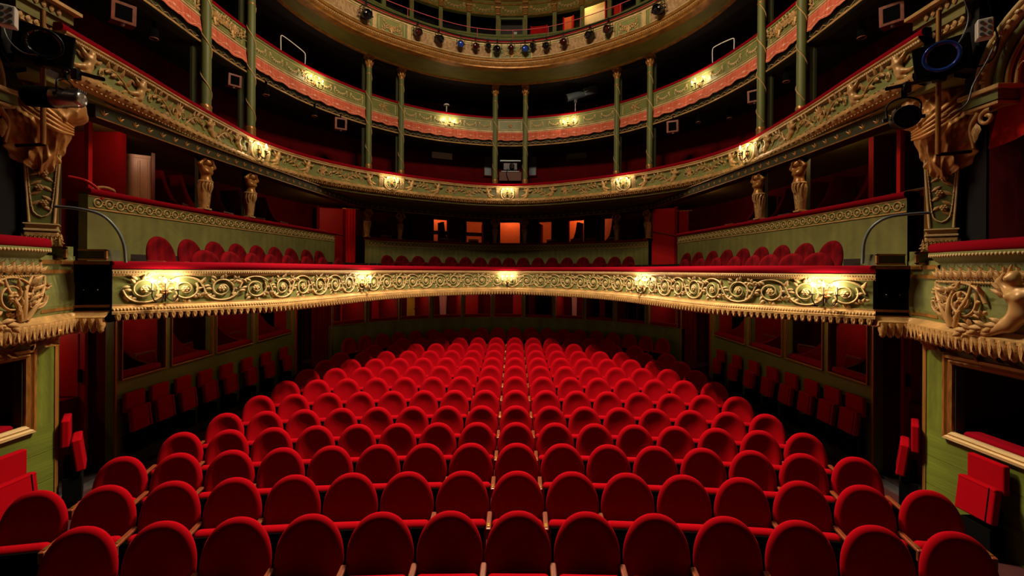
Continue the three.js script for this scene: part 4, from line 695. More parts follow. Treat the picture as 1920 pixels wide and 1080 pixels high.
for (const sx of [-1, 1]) {
  const side = sx < 0 ? 'left' : 'right', zs = [6.66, 7.13, 7.64, 8.2, 8.8, 9.48, 10.2, 11.0];
  zs.forEach((z, i) => foldingSeat([sx * (SX - 0.03), 0.22 - (z - 6.66) * 0.025, -z], -sx * Math.PI / 2, `red folding seat on the ${side} side wall of the stalls, ${ord(i + 1)} from the stage`, `folding seats on the ${side} side wall`, 0.95));
}
foldingSeat([-5.2, -0.06, -4.72], Math.PI / 2, 'large red folding seat under the framed window on the left green wall', undefined, 1.1);
foldingSeat([5.2, 0.12, -4.55], -Math.PI / 2, 'large red folding seat under the framed window on the right green wall', undefined, 1.0);
foldingSeat([-5.3, 0.1, -5.46], 2.3, 'narrow upright folding seat seen edge-on at the end of the left green wall', undefined, 1.1);
foldingSeat([5.3, 0.1, -5.46], -2.3, 'narrow upright folding seat seen edge-on at the end of the right green wall', undefined, 1.1);
// ---------------------------------------------------------------- stage boxes beside the proscenium
const statueBody = f => { // draped figure, gathered to a point below the hips, head bowed; 1.35 m
  const b = [[0, 0.34, 0.0, 0.19, 0, 0.62, 0.02, 0.235], [0, 0.62, 0.02, 0.235, 0, 0.86, 0.02, 0.22], [-0.16, 0.93, 0.02, 0.13, 0.16, 0.93, 0.02, 0.13], [0, 0.99, 0.03, 0.085, 0.02 * f, 1.12, 0.07, 0.065], [0.03 * f, 1.2, 0.09, 0.1, 0.03 * f, 1.26, 0.08, 0.098], [0.03 * f, 1.2, 0.19, 0.02, 0.03 * f, 1.22, 0.192, 0.018],
    [-0.23, 0.9, 0.02, 0.1, -0.3, 0.68, 0.08, 0.09], [-0.3, 0.68, 0.08, 0.09, -0.12, 0.6, 0.22, 0.075], [0.23, 0.9, 0.02, 0.1, 0.3, 0.68, 0.06, 0.09], [0.3, 0.68, 0.06, 0.09, 0.12, 0.52, 0.22, 0.075],
    [0, 0.34, 0.02, 0.19, 0, 0.1, 0.05, 0.12], [0, 0.1, 0.05, 0.12, 0, -0.04, 0.04, 0.07], [0.2 * f, 0.5, 0.08, 0.12, 0.22 * f, 0.2, 0.07, 0.07], [0.22 * f, 0.2, 0.07, 0.07, 0.14 * f, 0.05, 0.06, 0.06]];
  const ridge = t => 1 - 2 * Math.abs(Math.sin(t));
  const fold = (d, x, y, z) => { if (d > 0.14 || y > 1.07) return d; const a = Math.atan2(x * f, z + 0.03), env = Math.min(1, (1.07 - y) * 5), low = y < 0.5 ? 1 : 0.75;
    return d - env * low * (0.024 * ridge(a * 4.2 + (y - 0.5) * 5.5 + 0.7 * Math.sin(y * 8)) + 0.014 * ridge(a * 7.5 - y * 11 + 1.3 * Math.sin(a * 2 + y * 5)) + 0.006 * Math.sin(a * 31 + y * 16)); };
  return field(b, [-0.5, -0.14, -0.3], [0.5, 1.4, 0.4], 0.0145, 0.035, fold);
};
const swag = flip => merge([0, 1, 2, 3].map(i => tube([[-0.27 * flip, 0.98 - i * 0.05, 0.1], [-0.1 * flip, 0.78 - i * 0.07, 0.25], [0.14 * flip, 0.56 - i * 0.05, 0.26], [0.27 * flip, 0.5 - i * 0.03, 0.12]], t => 0.014 + 0.02 * Math.sin(t * 3.14), 18, 6)));
const planQ = {}; // bombe fronts, drawn from the balcony's end towards the stage
class Line extends Plan { constructor(pts, rev) { super([[0, 1], [1, 1.2]]); const c = new THREE.CatmullRomCurve3((rev ? pts.slice().reverse() : pts).map(([x, d]) => V(x, 0, -d)), false, 'centripetal'); this.p = c.getSpacedPoints(this.N); this.n = this.p.map((p, i) => { const a = this.p[Math.max(0, i - 1)], b = this.p[Math.min(this.N, i + 1)], t = b.clone().sub(a).normalize(); return V(-t.z, 0, t.x); }); this.L = 0; this.cum = [0]; for (let i = 1; i <= this.N; i++) this.cum.push(this.L += this.p[i].distanceTo(this.p[i - 1])); } }
const STAT = (g => ({ 1: g, '-1': mirrorX(g) }))(statueBody(1)), FLEAF = merge([T(acLeaf(0.18, 0.12), -0.01, -0.005, 0), T(leaf(0.1, 0.06, 0.4, 4, 3), 0.045, 0.0, 0.01, 0.2, 0, -0.35), T(leaf(0.1, 0.06, -0.4, 4, 3), -0.05, 0.0, 0.01, 0.2, 0, 0.35)]), QDROP = drop(0.096, 0.19);
for (const sx of [-1, 1]) {
  const side = sx < 0 ? 'left' : 'right', other = sx > 0;
  // the path runs left to right as seen from the stage: left box from the stage outwards, right box from the balcony's end to the stage
  const pts = [[4.82, 5.62], [5.05, 5.58], [5.22, 5.52], [5.2, 5.3], [5.1, 5.05], [5.0, 4.7], [4.94, 4.3], [4.92, 3.7], [4.95, 2.9]].map(([x, d]) => [sx * x, d]);
  const q = new Line(pts, sx < 0), L = q.L, a = sx < 0 ? 0 : 0.42, b = sx < 0 ? L - 0.42 : L; // a..b: the lit bombe part; the remaining 0.42 m is the dark panel
  const U = s => sx < 0 ? L - s : s; // distance from the balcony's end
  const seg = (s0, s1) => sx < 0 ? [L - s1, L - s0] : [s0, s1];
  const t = thing('bombe_parapet', `bombe stage box front on the ${side} with gilt scrolls, acanthus row and heavy tassel fringe`, 'parapet');
  const [m0, m1] = seg(0.4, L - 0.02), [r0, r1] = seg(0.95, L - 0.02);
  mesh('panel', sweep(q, m0, m1, [[-0.25, Y(0.14)], [0, Y(0.14)], [0.0, Y(-0.1)], [0.03, Y(-0.3)], [0.03, Y(-0.45)], [0.0, Y(-0.58)], [-0.25, Y(-0.58)], [-0.25, Y(0.14)]], 0.06), M.sage, t);
  mesh('rail_cushion', sweep(q, r0, r1, round(0.1, Y(0.21), Y(0.33), 0.05, 0.35), 0.08, true), M.velvetRail, t);
  mesh('top_cornice', sweep(q, r0, r1, [[-0.2, Y(0.22)], [0.1, Y(0.22)], [0.1, Y(0.19)], [0.07, Y(0.17)], [0.04, Y(0.13)], [0, Y(0.1)], [-0.2, Y(0.1)], [-0.2, Y(0.22)]], 0.08), M.sage, t);
  stuff('egg_moulding', sph(0.018, 0, 0, 0, [0.8, 1.1, 0.8], 6), M.paleGold, t, q, r0, r1, 0.038, 0.095, Y(0.185));
  along(q, ...seg(0.98, L - 0.05), 0.115, s => put('acanthus_leaf', FLEAF, M.gold, t, q, s, 0.022, Y(-0.07)));
  const [l0, l1] = seg(0.95, L - 0.02);
  stuff('rope_moulding', sph(0.018, 0, 0, 0, [0.7, 1.2, 0.8], 6), M.gold, t, q, l0, l1, 0.03, 0.025, Y(-0.1), 0.7);
  for (const y of [0.06, -0.05, -0.5]) mesh('gilt_fillet', sweep(q, ...seg(0.42, y < -0.3 ? 0.97 : 0.97), [[0, Y(y + 0.025)], [0.022, Y(y + 0.025)], [0.022, Y(y - 0.02)], [0, Y(y - 0.02)]], 0.06), M.oldGold, t);
  mesh('lower_moulding', sweep(q, ...seg(0.02, L - 0.02), [[-0.25, Y(-0.56)], [0.03, Y(-0.56)], [0.06, Y(-0.6)], [0.1, Y(-0.62)], [0.1, Y(-0.66)], [0.04, Y(-0.69)], [-0.25, Y(-0.69)], [-0.25, Y(-0.56)]], 0.06), M.gold, t);
  along(q, ...seg(0.03, L - 0.03), 0.088, s => put('fringe_tassel', QDROP, M.gold, t, q, s, 0.075, Y(-0.63)));
  // big scrolls
  const big = (s, sc, k, y) => { const m = put('scroll_ornament', SCROLL[k], M.gold, t, q, U(s), 0.04, Y(y)); m.scale.set(sc, sc, 1.8); };
  big(1.12, 0.8, 0, -0.32); big(1.42, 1.15, 1, -0.3);
  const tree = []; for (const [dx, k] of [[-0.1, -1], [0.12, 1], [-0.02, 1]]) tree.push(tube([[dx * 0.3, -0.27, 0.02], [dx, -0.12, 0.05], [dx * 1.6 + k * 0.04, 0.06, 0.04], [dx * 1.2 + k * 0.12, 0.2, 0.03]], u => 0.03 - 0.017 * u, 14, 6));
  for (let i = 0; i < 8; i++) tree.push(T(leaf(0.16, 0.06, 0.4, 5, 3), (i % 2 ? 0.05 : -0.06) + (i % 3) * 0.02, -0.22 + i * 0.05, 0.04, 0.3, 0, i % 2 ? -0.8 : 0.8));
  put('acanthus_tree', merge(tree), M.gold, t, q, U(1.27), 0.03, Y(-0.3));
  // winged half-figure ending in a leafy tail
  const fg = field([[0, 0.02, 0.06, 0.075, 0.02, 0.16, 0.08, 0.085], [-0.06, 0.2, 0.08, 0.045, 0.08, 0.2, 0.08, 0.045], [0.01, 0.22, 0.09, 0.035, 0.0, 0.28, 0.11, 0.032], [-0.01, 0.33, 0.13, 0.052, -0.01, 0.35, 0.125, 0.05], [-0.02, 0.325, 0.18, 0.012, -0.02, 0.335, 0.182, 0.011], [-0.035, 0.17, 0.14, 0.032, -0.035, 0.165, 0.14, 0.032], [0.055, 0.17, 0.14, 0.032, 0.055, 0.165, 0.14, 0.032], [0.1, 0.2, 0.08, 0.036, 0.2, 0.1, 0.1, 0.028], [0.2, 0.1, 0.1, 0.028, 0.26, 0.2, 0.1, 0.02], [-0.08, 0.2, 0.08, 0.036, -0.16, 0.3, 0.08, 0.028], [-0.16, 0.3, 0.08, 0.028, -0.1, 0.38, 0.1, 0.02], [0, 0.02, 0.06, 0.075, -0.1, -0.1, 0.07, 0.06], [-0.1, -0.1, 0.07, 0.06, -0.3, -0.2, 0.05, 0.035], [-0.3, -0.2, 0.05, 0.035, -0.5, -0.22, 0.04, 0.02]], [-0.55, -0.26, -0.03], [0.3, 0.42, 0.22], 0.012, 0.014);
  const fig = put('winged_figure', sx > 0 ? fg : mirrorX(fg), M.gold, t, q, U(2.0), 0.02, Y(-0.38));
  const wing = merge([0, 1, 2, 3, 4, 5].map(i => T(leaf(0.24 - i * 0.02, 0.07, 0.5, 5, 3), -0.12, 0.26 - i * 0.02, 0.06, 0.2, 0, sx * (-0.3 + i * 0.3)))), tail = merge([...Array(9).keys()].map(i => T(leaf(0.13, 0.07, 0.4, 4, 3), sx * (-0.1 - i * 0.05), -0.1 - i * 0.014, 0.1, 0.3, 0, sx * (1.2 + (i % 3) * 0.5)))); mesh('wing', wing, M.gold, fig); mesh('tail_leaves', tail, M.gold, fig);
  // carved leaf cresting under the box, with a small bust at the corner
  const gar = []; for (let i = 0; i < 12; i++) gar.push(T(leaf(0.16, 0.09, i % 2 ? 0.4 : -0.4, 5, 3), 0, (i % 3) * -0.02, -i * 0.1, 0.6, i % 2 ? 0.6 : -0.6, 1.2 + (i % 3) * 0.4));
  const g2 = thing('carved_bracket', `dark gilt leaf carving with a small head beneath the ${side} stage box`, 'carving', [sx * 5.16, Y(-0.84), -5.2]);
  mesh('leaves', T(merge(gar), 0, 0, 0, 0, sx < 0 ? Math.PI : Math.PI, 0), M.oldGold, g2); mesh('bust', field([[0, -0.02, 0, 0.06, 0, 0.05, 0, 0.05], [0, 0.05, 0, 0.03, 0, 0.1, 0.02, 0.028], [0, 0.13, 0.03, 0.05, 0, 0.14, 0.03, 0.048], [0, 0.12, 0.08, 0.012, 0, 0.13, 0.08, 0.01]], [-0.1, -0.1, -0.1], [0.1, 0.2, 0.12], 0.01, 0.012).clone().rotateZ(sx * 0.9), M.oldGold, g2);
  // dark panel between balcony and box, with its fillets and the entablature block above
  const dp = thing('dark_panel', `black loudspeaker panel set between the ${side} end of the lowest balcony and the stage box`, 'panel');
  const [d0, d1] = seg(0.01, 0.41);
  mesh('cloth_face', sweep(q, d0, d1, [[-0.2, Y(0.04)], [0.015, Y(0.04)], [0.015, Y(-0.58)], [-0.2, Y(-0.58)], [-0.2, Y(0.04)]], 0.06), M.black, dp);
  for (const [y0, y1] of [[0.04, 0.085], [-0.5, -0.47], [-0.57, -0.545]]) mesh('fillet', sweep(q, d0, d1, [[-0.2, Y(y1)], [0.03, Y(y1)], [0.03, Y(y0)], [-0.2, Y(y0)], [-0.2, Y(y1)]], 0.06), M.wood, dp);
  for (const s of [0.15, 0.3]) put('bolt', sph(0.008), M.steel, dp, q, U(s), 0.018, Y(-0.28));
  const ped = thing('pedestal_block', `green and gilt plinth of the ${side} herm beside a low dark shelf`, 'plinth');
  const PB = (x0, x1, y0, y1, z0, z1) => slab(sx * x0, sx * x1, Y(y0), Y(y1), -z0, -z1);
  mesh('block', PB(5.06, 5.6, 0.09, 0.25, 5.28, 5.36), M.sage, ped); mesh('shelf', PB(4.7, 5.06, 0.09, 0.22, 5.42, 5.6), M.darkGreen, ped);
  mesh('gilt_edge', [PB(5.05, 5.5, 0.22, 0.25, 5.262, 5.28), PB(5.05, 5.5, 0.09, 0.115, 5.262, 5.28), PB(5.05, 5.085, 0.1, 0.24, 5.262, 5.28), PB(4.695, 5.05, 0.09, 0.11, 5.4, 5.42), PB(4.695, 5.05, 0.205, 0.225, 5.4, 5.42), PB(4.695, 4.72, 0.1, 0.22, 5.4, 5.42)], M.oldGold, ped);
  // herm: capital-like base, tapering shaft, draped statue
  const h = thing('herm_statue', `${side === 'left' ? 'gilded draped herm on a tapering green shaft at the left of the stage' : 'gilded draped herm on a tapering green shaft at the right of the stage'}`, 'statue', [sx * 5.5, Y(0.25), -5.42], sx * -0.75);
  const baseL = []; for (let i = 0; i < 10; i++) { const aa = (i - 4.5) * 0.085; baseL.push(T(acLeaf(0.17, 0.08), aa * 0.4, 0.005, 0.14 + (i % 2) * 0.02, 0.15)); } for (const s of [-1, 1]) for (let i = 0; i < 3; i++) baseL.push(T(leaf(0.16, 0.075, 0.2, 5, 3), s * 0.155, 0.005, 0.1 - i * 0.08, 0, s * Math.PI / 2, 0));
  mesh('leafy_base', [box(0.3, 0.18, 0.26, 0, 0.09, 0, 0.02), ...baseL, ...[...Array(14).keys()].map(i => sph(0.014, -0.17 + i * 0.026, 0.01, 0.145))], M.gold, h);
  mesh('base_moulding', [box(0.3, 0.03, 0.28, 0, 0.2, 0, 0.01), box(0.28, 0.05, 0.24, 0, 0.24, 0, 0.01), box(0.31, 0.02, 0.3, 0, 0.27, 0, 0.008)], M.paleGold, h);
  const sh = surf((u, v) => { const y = 0.28 + v * 0.86, w = 0.1 + 0.05 * v, k = u * 4, i = k | 0, f = k - i, c = [[-1, 1], [1, 1], [1, -1], [-1, -1], [-1, 1]], A = c[i % 4], C = c[(i % 4) + 1]; return [(A[0] + (C[0] - A[0]) * f) * w, y, (A[1] + (C[1] - A[1]) * f) * 0.1]; }, 16, 4);
  mesh('tapered_shaft', toCreasedNormals(sh, 0.6), M.green, h);
  mesh('gilt_border', [...[-1, 1].map(s => tube([[s * 0.105, 0.29, 0.1], [s * 0.15, 1.13, 0.1]], 0.016, 4, 5)), tube([[-0.13, 1.05, 0.104], [-0.085, 0.5, 0.104], [-0.06, 0.4, 0.104], [0, 0.36, 0.104], [0.06, 0.4, 0.104], [0.085, 0.5, 0.104], [0.13, 1.05, 0.104]], 0.009, 30, 5)], M.paleGold, h);
  const dr = []; for (let i = 0; i < 9; i++) { dr.push(T(leaf(0.12, 0.05, i % 2 ? 0.4 : -0.4, 4, 3), 0, 0.98 - i * 0.06, 0.104, 0.25, 0, i % 2 ? 2.3 : -2.3)); if (i % 3 === 1) dr.push(T(rosette(0.04), (i % 2 ? 0.02 : -0.02), 0.95 - i * 0.06, 0.112)); } dr.push(...[...Array(16).keys()].map(i => sph(0.011, (i < 8 ? -1 : 1) * (0.085 + 0.006 * (i % 8)), 0.48 + (i % 8) * 0.075, 0.106)));
  mesh('flower_drop', dr, M.gold, h);
  const st = mesh('draped_figure', STAT[sx], M.robe, h); st.position.set(0, 0.98, 0.04); mesh('drapery_swag', swag(-sx), M.robe, st);
  mesh('back_pier', box(0.3, 2.9, 0.14, 0, 1.4, -0.2), M.darkGreen, h); mesh('gilt_strip', [-0.14, -0.09, 0.12].map(x => box(0.03, 2.9, 0.03, x, 1.4, -0.105)), M.oldGold, h);
  // cornice over the herm, at the end of the middle balcony
  const c = thing('cornice_block', `green and gilt cornice above the herm at the ${side} of the stage`, 'cornice');
  const step = (y0, y1, o) => PB(5.3 - o, 6.1, y0, y1, 4.95 - o, 5.42 + o * 0.4);
  mesh('fascia', [step(2.66, 2.78, 0), step(2.86, 2.98, 0.08), step(2.98, 3.1, 0.12)], M.olive, c); mesh('gilt_course', [step(2.78, 2.86, 0.05), step(3.1, 3.14, 0.2), step(2.63, 2.66, 0.03)], M.gold, c);
  const lf = T(leaf(0.09, 0.06, 0.2, 4, 3), 0, -0.045, 0); for (const [y, o] of [[2.82, 0.055], [3.04, 0.125]]) for (let i = 0; i < 12; i++) { const m = mesh('carved_leaf', lf, M.gold, c); m.position.set(sx * (5.34 - o + i * 0.085), Y(y), -4.945 + o); }
  for (const [y, o] of [[2.82, 0.055], [3.04, 0.125]]) for (let i = 0; i < 6; i++) { const m = mesh('carved_leaf', lf, M.gold, c); m.position.set(sx * (5.295 - o), Y(y), -4.98 + o - i * 0.085); m.rotation.y = sx * -Math.PI / 2; }
  // tall dark pier with gilt strips behind, walls and red recess beside the herm
  const w = sgroup(`wall_proscenium_${side}`);
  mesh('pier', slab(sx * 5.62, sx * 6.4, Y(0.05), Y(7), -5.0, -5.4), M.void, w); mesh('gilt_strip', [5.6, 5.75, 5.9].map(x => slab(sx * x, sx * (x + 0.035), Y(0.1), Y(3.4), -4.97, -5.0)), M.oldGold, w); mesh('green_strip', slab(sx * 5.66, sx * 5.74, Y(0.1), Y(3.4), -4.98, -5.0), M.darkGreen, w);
  mesh('recess', slab(sx * 5.95, sx * 7.4, Y(-0.5), Y(2.15), -7.0, -7.1), M.redWall, w); mesh('recess_side', slab(sx * 5.62, sx * 5.72, Y(-0.5), Y(0.9), -5.62, -6.3), M.darkWall, w);
  mesh('red_jamb', slab(sx * 5.5, sx * 5.56, Y(0.2), Y(2.2), -6.0, -6.06), M.redPaint, w);
}
// ---------------------------------------------------------------- topmost balcony: painted panels, swags, rail, spotlights
const dS = p => planD.bearing(B(p));
{
  const worn = std({ map: dataTex(256, 128, (u, v) => { const n = tileN(u, v, 6, 71) * 0.5 + tileN(u, v, 18, 73) * 0.5, a = Math.abs(Math.sin(u * Math.PI * 8)) * 0.5 + v, arch = a > 0.55 && a < 0.63 ? 22 : 0; return [clamp(158 + n * 50 - arch), clamp(128 + n * 55 - arch), clamp(88 + n * 45 - arch)]; }, true), roughness: 0.75, side: THREE.DoubleSide });
  [[470, 560, 'farthest left'], [575, 690, 'left of the first swag'], [770, 918, 'left of the middle swag'], [995, 1133, 'right of the middle swag'], [1215, 1330, 'right of the last swag'], [1345, 1450, 'farthest right']].forEach(([a, b]) => {
    const s0 = dS(a), s1 = dS(b), fr = (y0, y1, e0, e1) => sweep(planD, e0, e1, [[0, Y(y1)], [0.025, Y(y1)], [0.025, Y(y0)], [0, Y(y0)]], 0.15);
    const pm = mesh('painted_panel', sweep(planD, s0, s1, [[0.006, Y(7.74)], [0.006, Y(7.37)]], 0.15, false, false), worn, balconyD);
    mesh('panel_frame', [fr(7.735, 7.76, s0, s1), fr(7.35, 7.375, s0, s1), fr(7.35, 7.76, s0, s0 + 0.025), fr(7.35, 7.76, s1 - 0.025, s1)], M.paleGold, balconyD);
  });
  for (const p of [699, 763, 1147, 1206]) { const s = dS(p); put('pilaster_strip', [box(0.13, 0.46, 0.05, 0, 0, 0.02, 0.008), ...[-0.035, 0, 0.035].map(x => box(0.014, 0.38, 0.02, x, -0.01, 0.045, 0.005)), box(0.16, 0.04, 0.07, 0, 0.22, 0.02, 0.008), box(0.16, 0.03, 0.07, 0, -0.21, 0.02, 0.008)], M.paleGold, balconyD, planD, s, 0.0, Y(7.55)); }
  const swagG = merge([T(garland(0.5, 8), 0, 0.08, 0.01, 0, 0, 0, 1.1), T(URN, 0, -0.12, 0.01, 0, 0, 0, 0.6), ...[-1, 1].map(k => T(SPRAY[k < 0 ? 0 : 1], k * 0.2, -0.13, 0.01, 0, 0, 0, 0.6))]);
  for (const [a, b] of [[705, 757], [923, 990], [1153, 1200]]) { put('swag', swagG, M.gold, balconyD, planD, (dS(a) + dS(b)) / 2, 0.01, Y(7.57)); put('swag_frame', [box(0.85, 0.015, 0.02, 0, 0.2, 0.01), box(0.85, 0.015, 0.02, 0, -0.2, 0.01), box(0.015, 0.4, 0.02, -0.42, 0, 0.01), box(0.015, 0.4, 0.02, 0.42, 0, 0.01)], M.paleGold, balconyD, planD, (dS(a) + dS(b)) / 2, 0.002, Y(7.56)); }
  stuff('egg_moulding', sph(0.03, 0, 0, 0, [0.8, 1, 0.7], 7), M.oldGold, balconyD, planD, D0, D1, 0.07, 0.095, Y(7.11));
  stuff('dentil_row', box(0.03, 0.03, 0.03), M.paleGold, balconyD, planD, D0, D1, 0.06, 0.045, Y(7.19));
  const line = new Plan([[0, 16.75], [2.3, 16.2], [3.7, 15.3], [4.7, 14.3], [5.6, 12.7], [6, 11], [6.05, 9], [6, 6]]);
  mesh('soffit_moulding', sweep(line, 0.1, line.L - 0.1, [[-0.06, Y(7.05)], [-0.04, Y(7.0)], [0.04, Y(7.0)], [0.06, Y(7.05)], [-0.06, Y(7.05)]], 0.2), M.oldGold, balconyD);
  const rail = [], o = thing('guard_rail', 'thin pink metal guard rail above the red rail of the topmost balcony', 'railing');
  for (let s = 0.5; s < planD.L - 0.5; s += 0.25) rail.push(planD.pos(s, 0.02, Y(8.33)));
  mesh('top_bar', tube(rail, 0.014, 120, 6), M.pinkRail, o);
  for (const p of [560, 660, 760, 822, 891, 958, 1025, 1085, 1160, 1260]) { const q = mesh('upright', cyl(0.011, 0.011, 0.4, 0, -0.2, 0, 6), M.pinkRail, o); q.position.set(...planD.pos(dS(p), 0.02, Y(8.33))); }
  const bar = []; for (let s = dS(600); s < dS(1290); s += 0.25) bar.push(planD.pos(s, 0.24, Y(7.86)));
  tag(mesh('lighting_bar', tube(bar, 0.024, 110, 6), M.blackMetal), 'black curved lighting bar carrying the spotlights before the topmost balcony', 'lighting bar');
}
const cans = { body: merge([T(lathe([[0.001, -0.17], [0.07, -0.17], [0.095, -0.13], [0.1, 0.0], [0.115, 0.02], [0.115, 0.14], [0.105, 0.15], [0.1, 0.1], [0.001, 0.09]], 16), 0, 0, 0, Math.PI / 2), ...[-2, -1, 0, 1, 2].map(i => box(0.012, 0.02, 0.16, i * 0.03, 0.1, -0.08))]), yoke: merge([tube([[-0.13, 0, 0], [-0.13, 0.16, 0], [0, 0.22, 0], [0.13, 0.16, 0], [0.13, 0, 0]], 0.01, 18, 5)]), clamp: merge([box(0.05, 0.08, 0.04, 0, 0.26, 0, 0.008), T(new THREE.TorusGeometry(0.035, 0.012, 6, 12), 0, 0.31, 0, 0, Math.PI / 2, 0)]), lens: T(sph(0.1, 0, 0, 0, [1, 1, 0.3], 14), 0, 0, 0.1), knob: merge([T(cyl(0.02, 0.02, 0.04), 0.15, 0, 0, 0, 0, Math.PI / 2), T(cyl(0.02, 0.02, 0.04), -0.15, 0, 0, 0, 0, Math.PI / 2)]) };
const canCol = { blue: M.lensBlue, dark: M.lensDark, red: phy({ color: 0x3a0c0a, roughness: 0.1, metalness: 0.3, clearcoat: 1, side: THREE.DoubleSide }) };
function spotlight(pos, turn, tilt, lens, label, group, k = 1, bodyMat = M.blackMetal) {
  const t = thing('spotlight', label, 'spotlight', pos, turn, group); t.scale.setScalar(k);
  mesh('yoke', cans.yoke, M.blackMetal, t); mesh('clamp', cans.clamp, M.blackMetal, t);
  const b = mesh('housing', cans.body, bodyMat, t); b.rotation.x = tilt; mesh('lens', cans.lens, canCol[lens], b); mesh('knob', cans.knob, M.blackMetal, b); return t;
}
[[675, 'dark', 1.25, 'largest black spotlight at the left end of the topmost lighting bar'], [775, 'red', 1, 'black spotlight over the left end of the long painted panel, second from the left'], [815, 'dark', 1, 'black spotlight third from the left on the lighting bar'], [857, 'blue', 0.95, 'blue-lensed spotlight fourth from the left on the lighting bar'], [887, 'red', 0.9, 'reddish-lensed spotlight fifth from the left on the lighting bar'], [911, 'dark', 0.75, 'small narrow spotlight just left of the middle swag'], [929, 'dark', 1, 'square-looking black spotlight on the left of the middle swag'], [957, 'red', 0.85, 'red-lensed spotlight at the very middle of the lighting bar'], [982, 'blue', 1, 'blue-lensed spotlight on the right of the middle swag'], [1000, 'dark', 0.75, 'small narrow spotlight just right of the middle swag'], [1026, 'dark', 0.95, 'black spotlight fifth from the right on the lighting bar'], [1059, 'red', 0.95, 'reddish-lensed spotlight fourth from the right on the lighting bar'], [1110, 'dark', 1, 'black spotlight third from the right on the lighting bar'], [1143, 'red', 1.05, 'black spotlight beside the right pilaster strip, second from the right'], [1242, 'dark', 1.25, 'largest black spotlight at the right end of the topmost lighting bar']].forEach(([p, l, k, lab], i) => { const s = dS(p), hang = 0.31 * k; spotlight(planD.pos(s, 0.24, Y(7.86) - hang), planD.turn(s) + (i % 3 - 1) * 0.25, 0.35, l, lab, 'spotlights on the topmost balcony', k); });
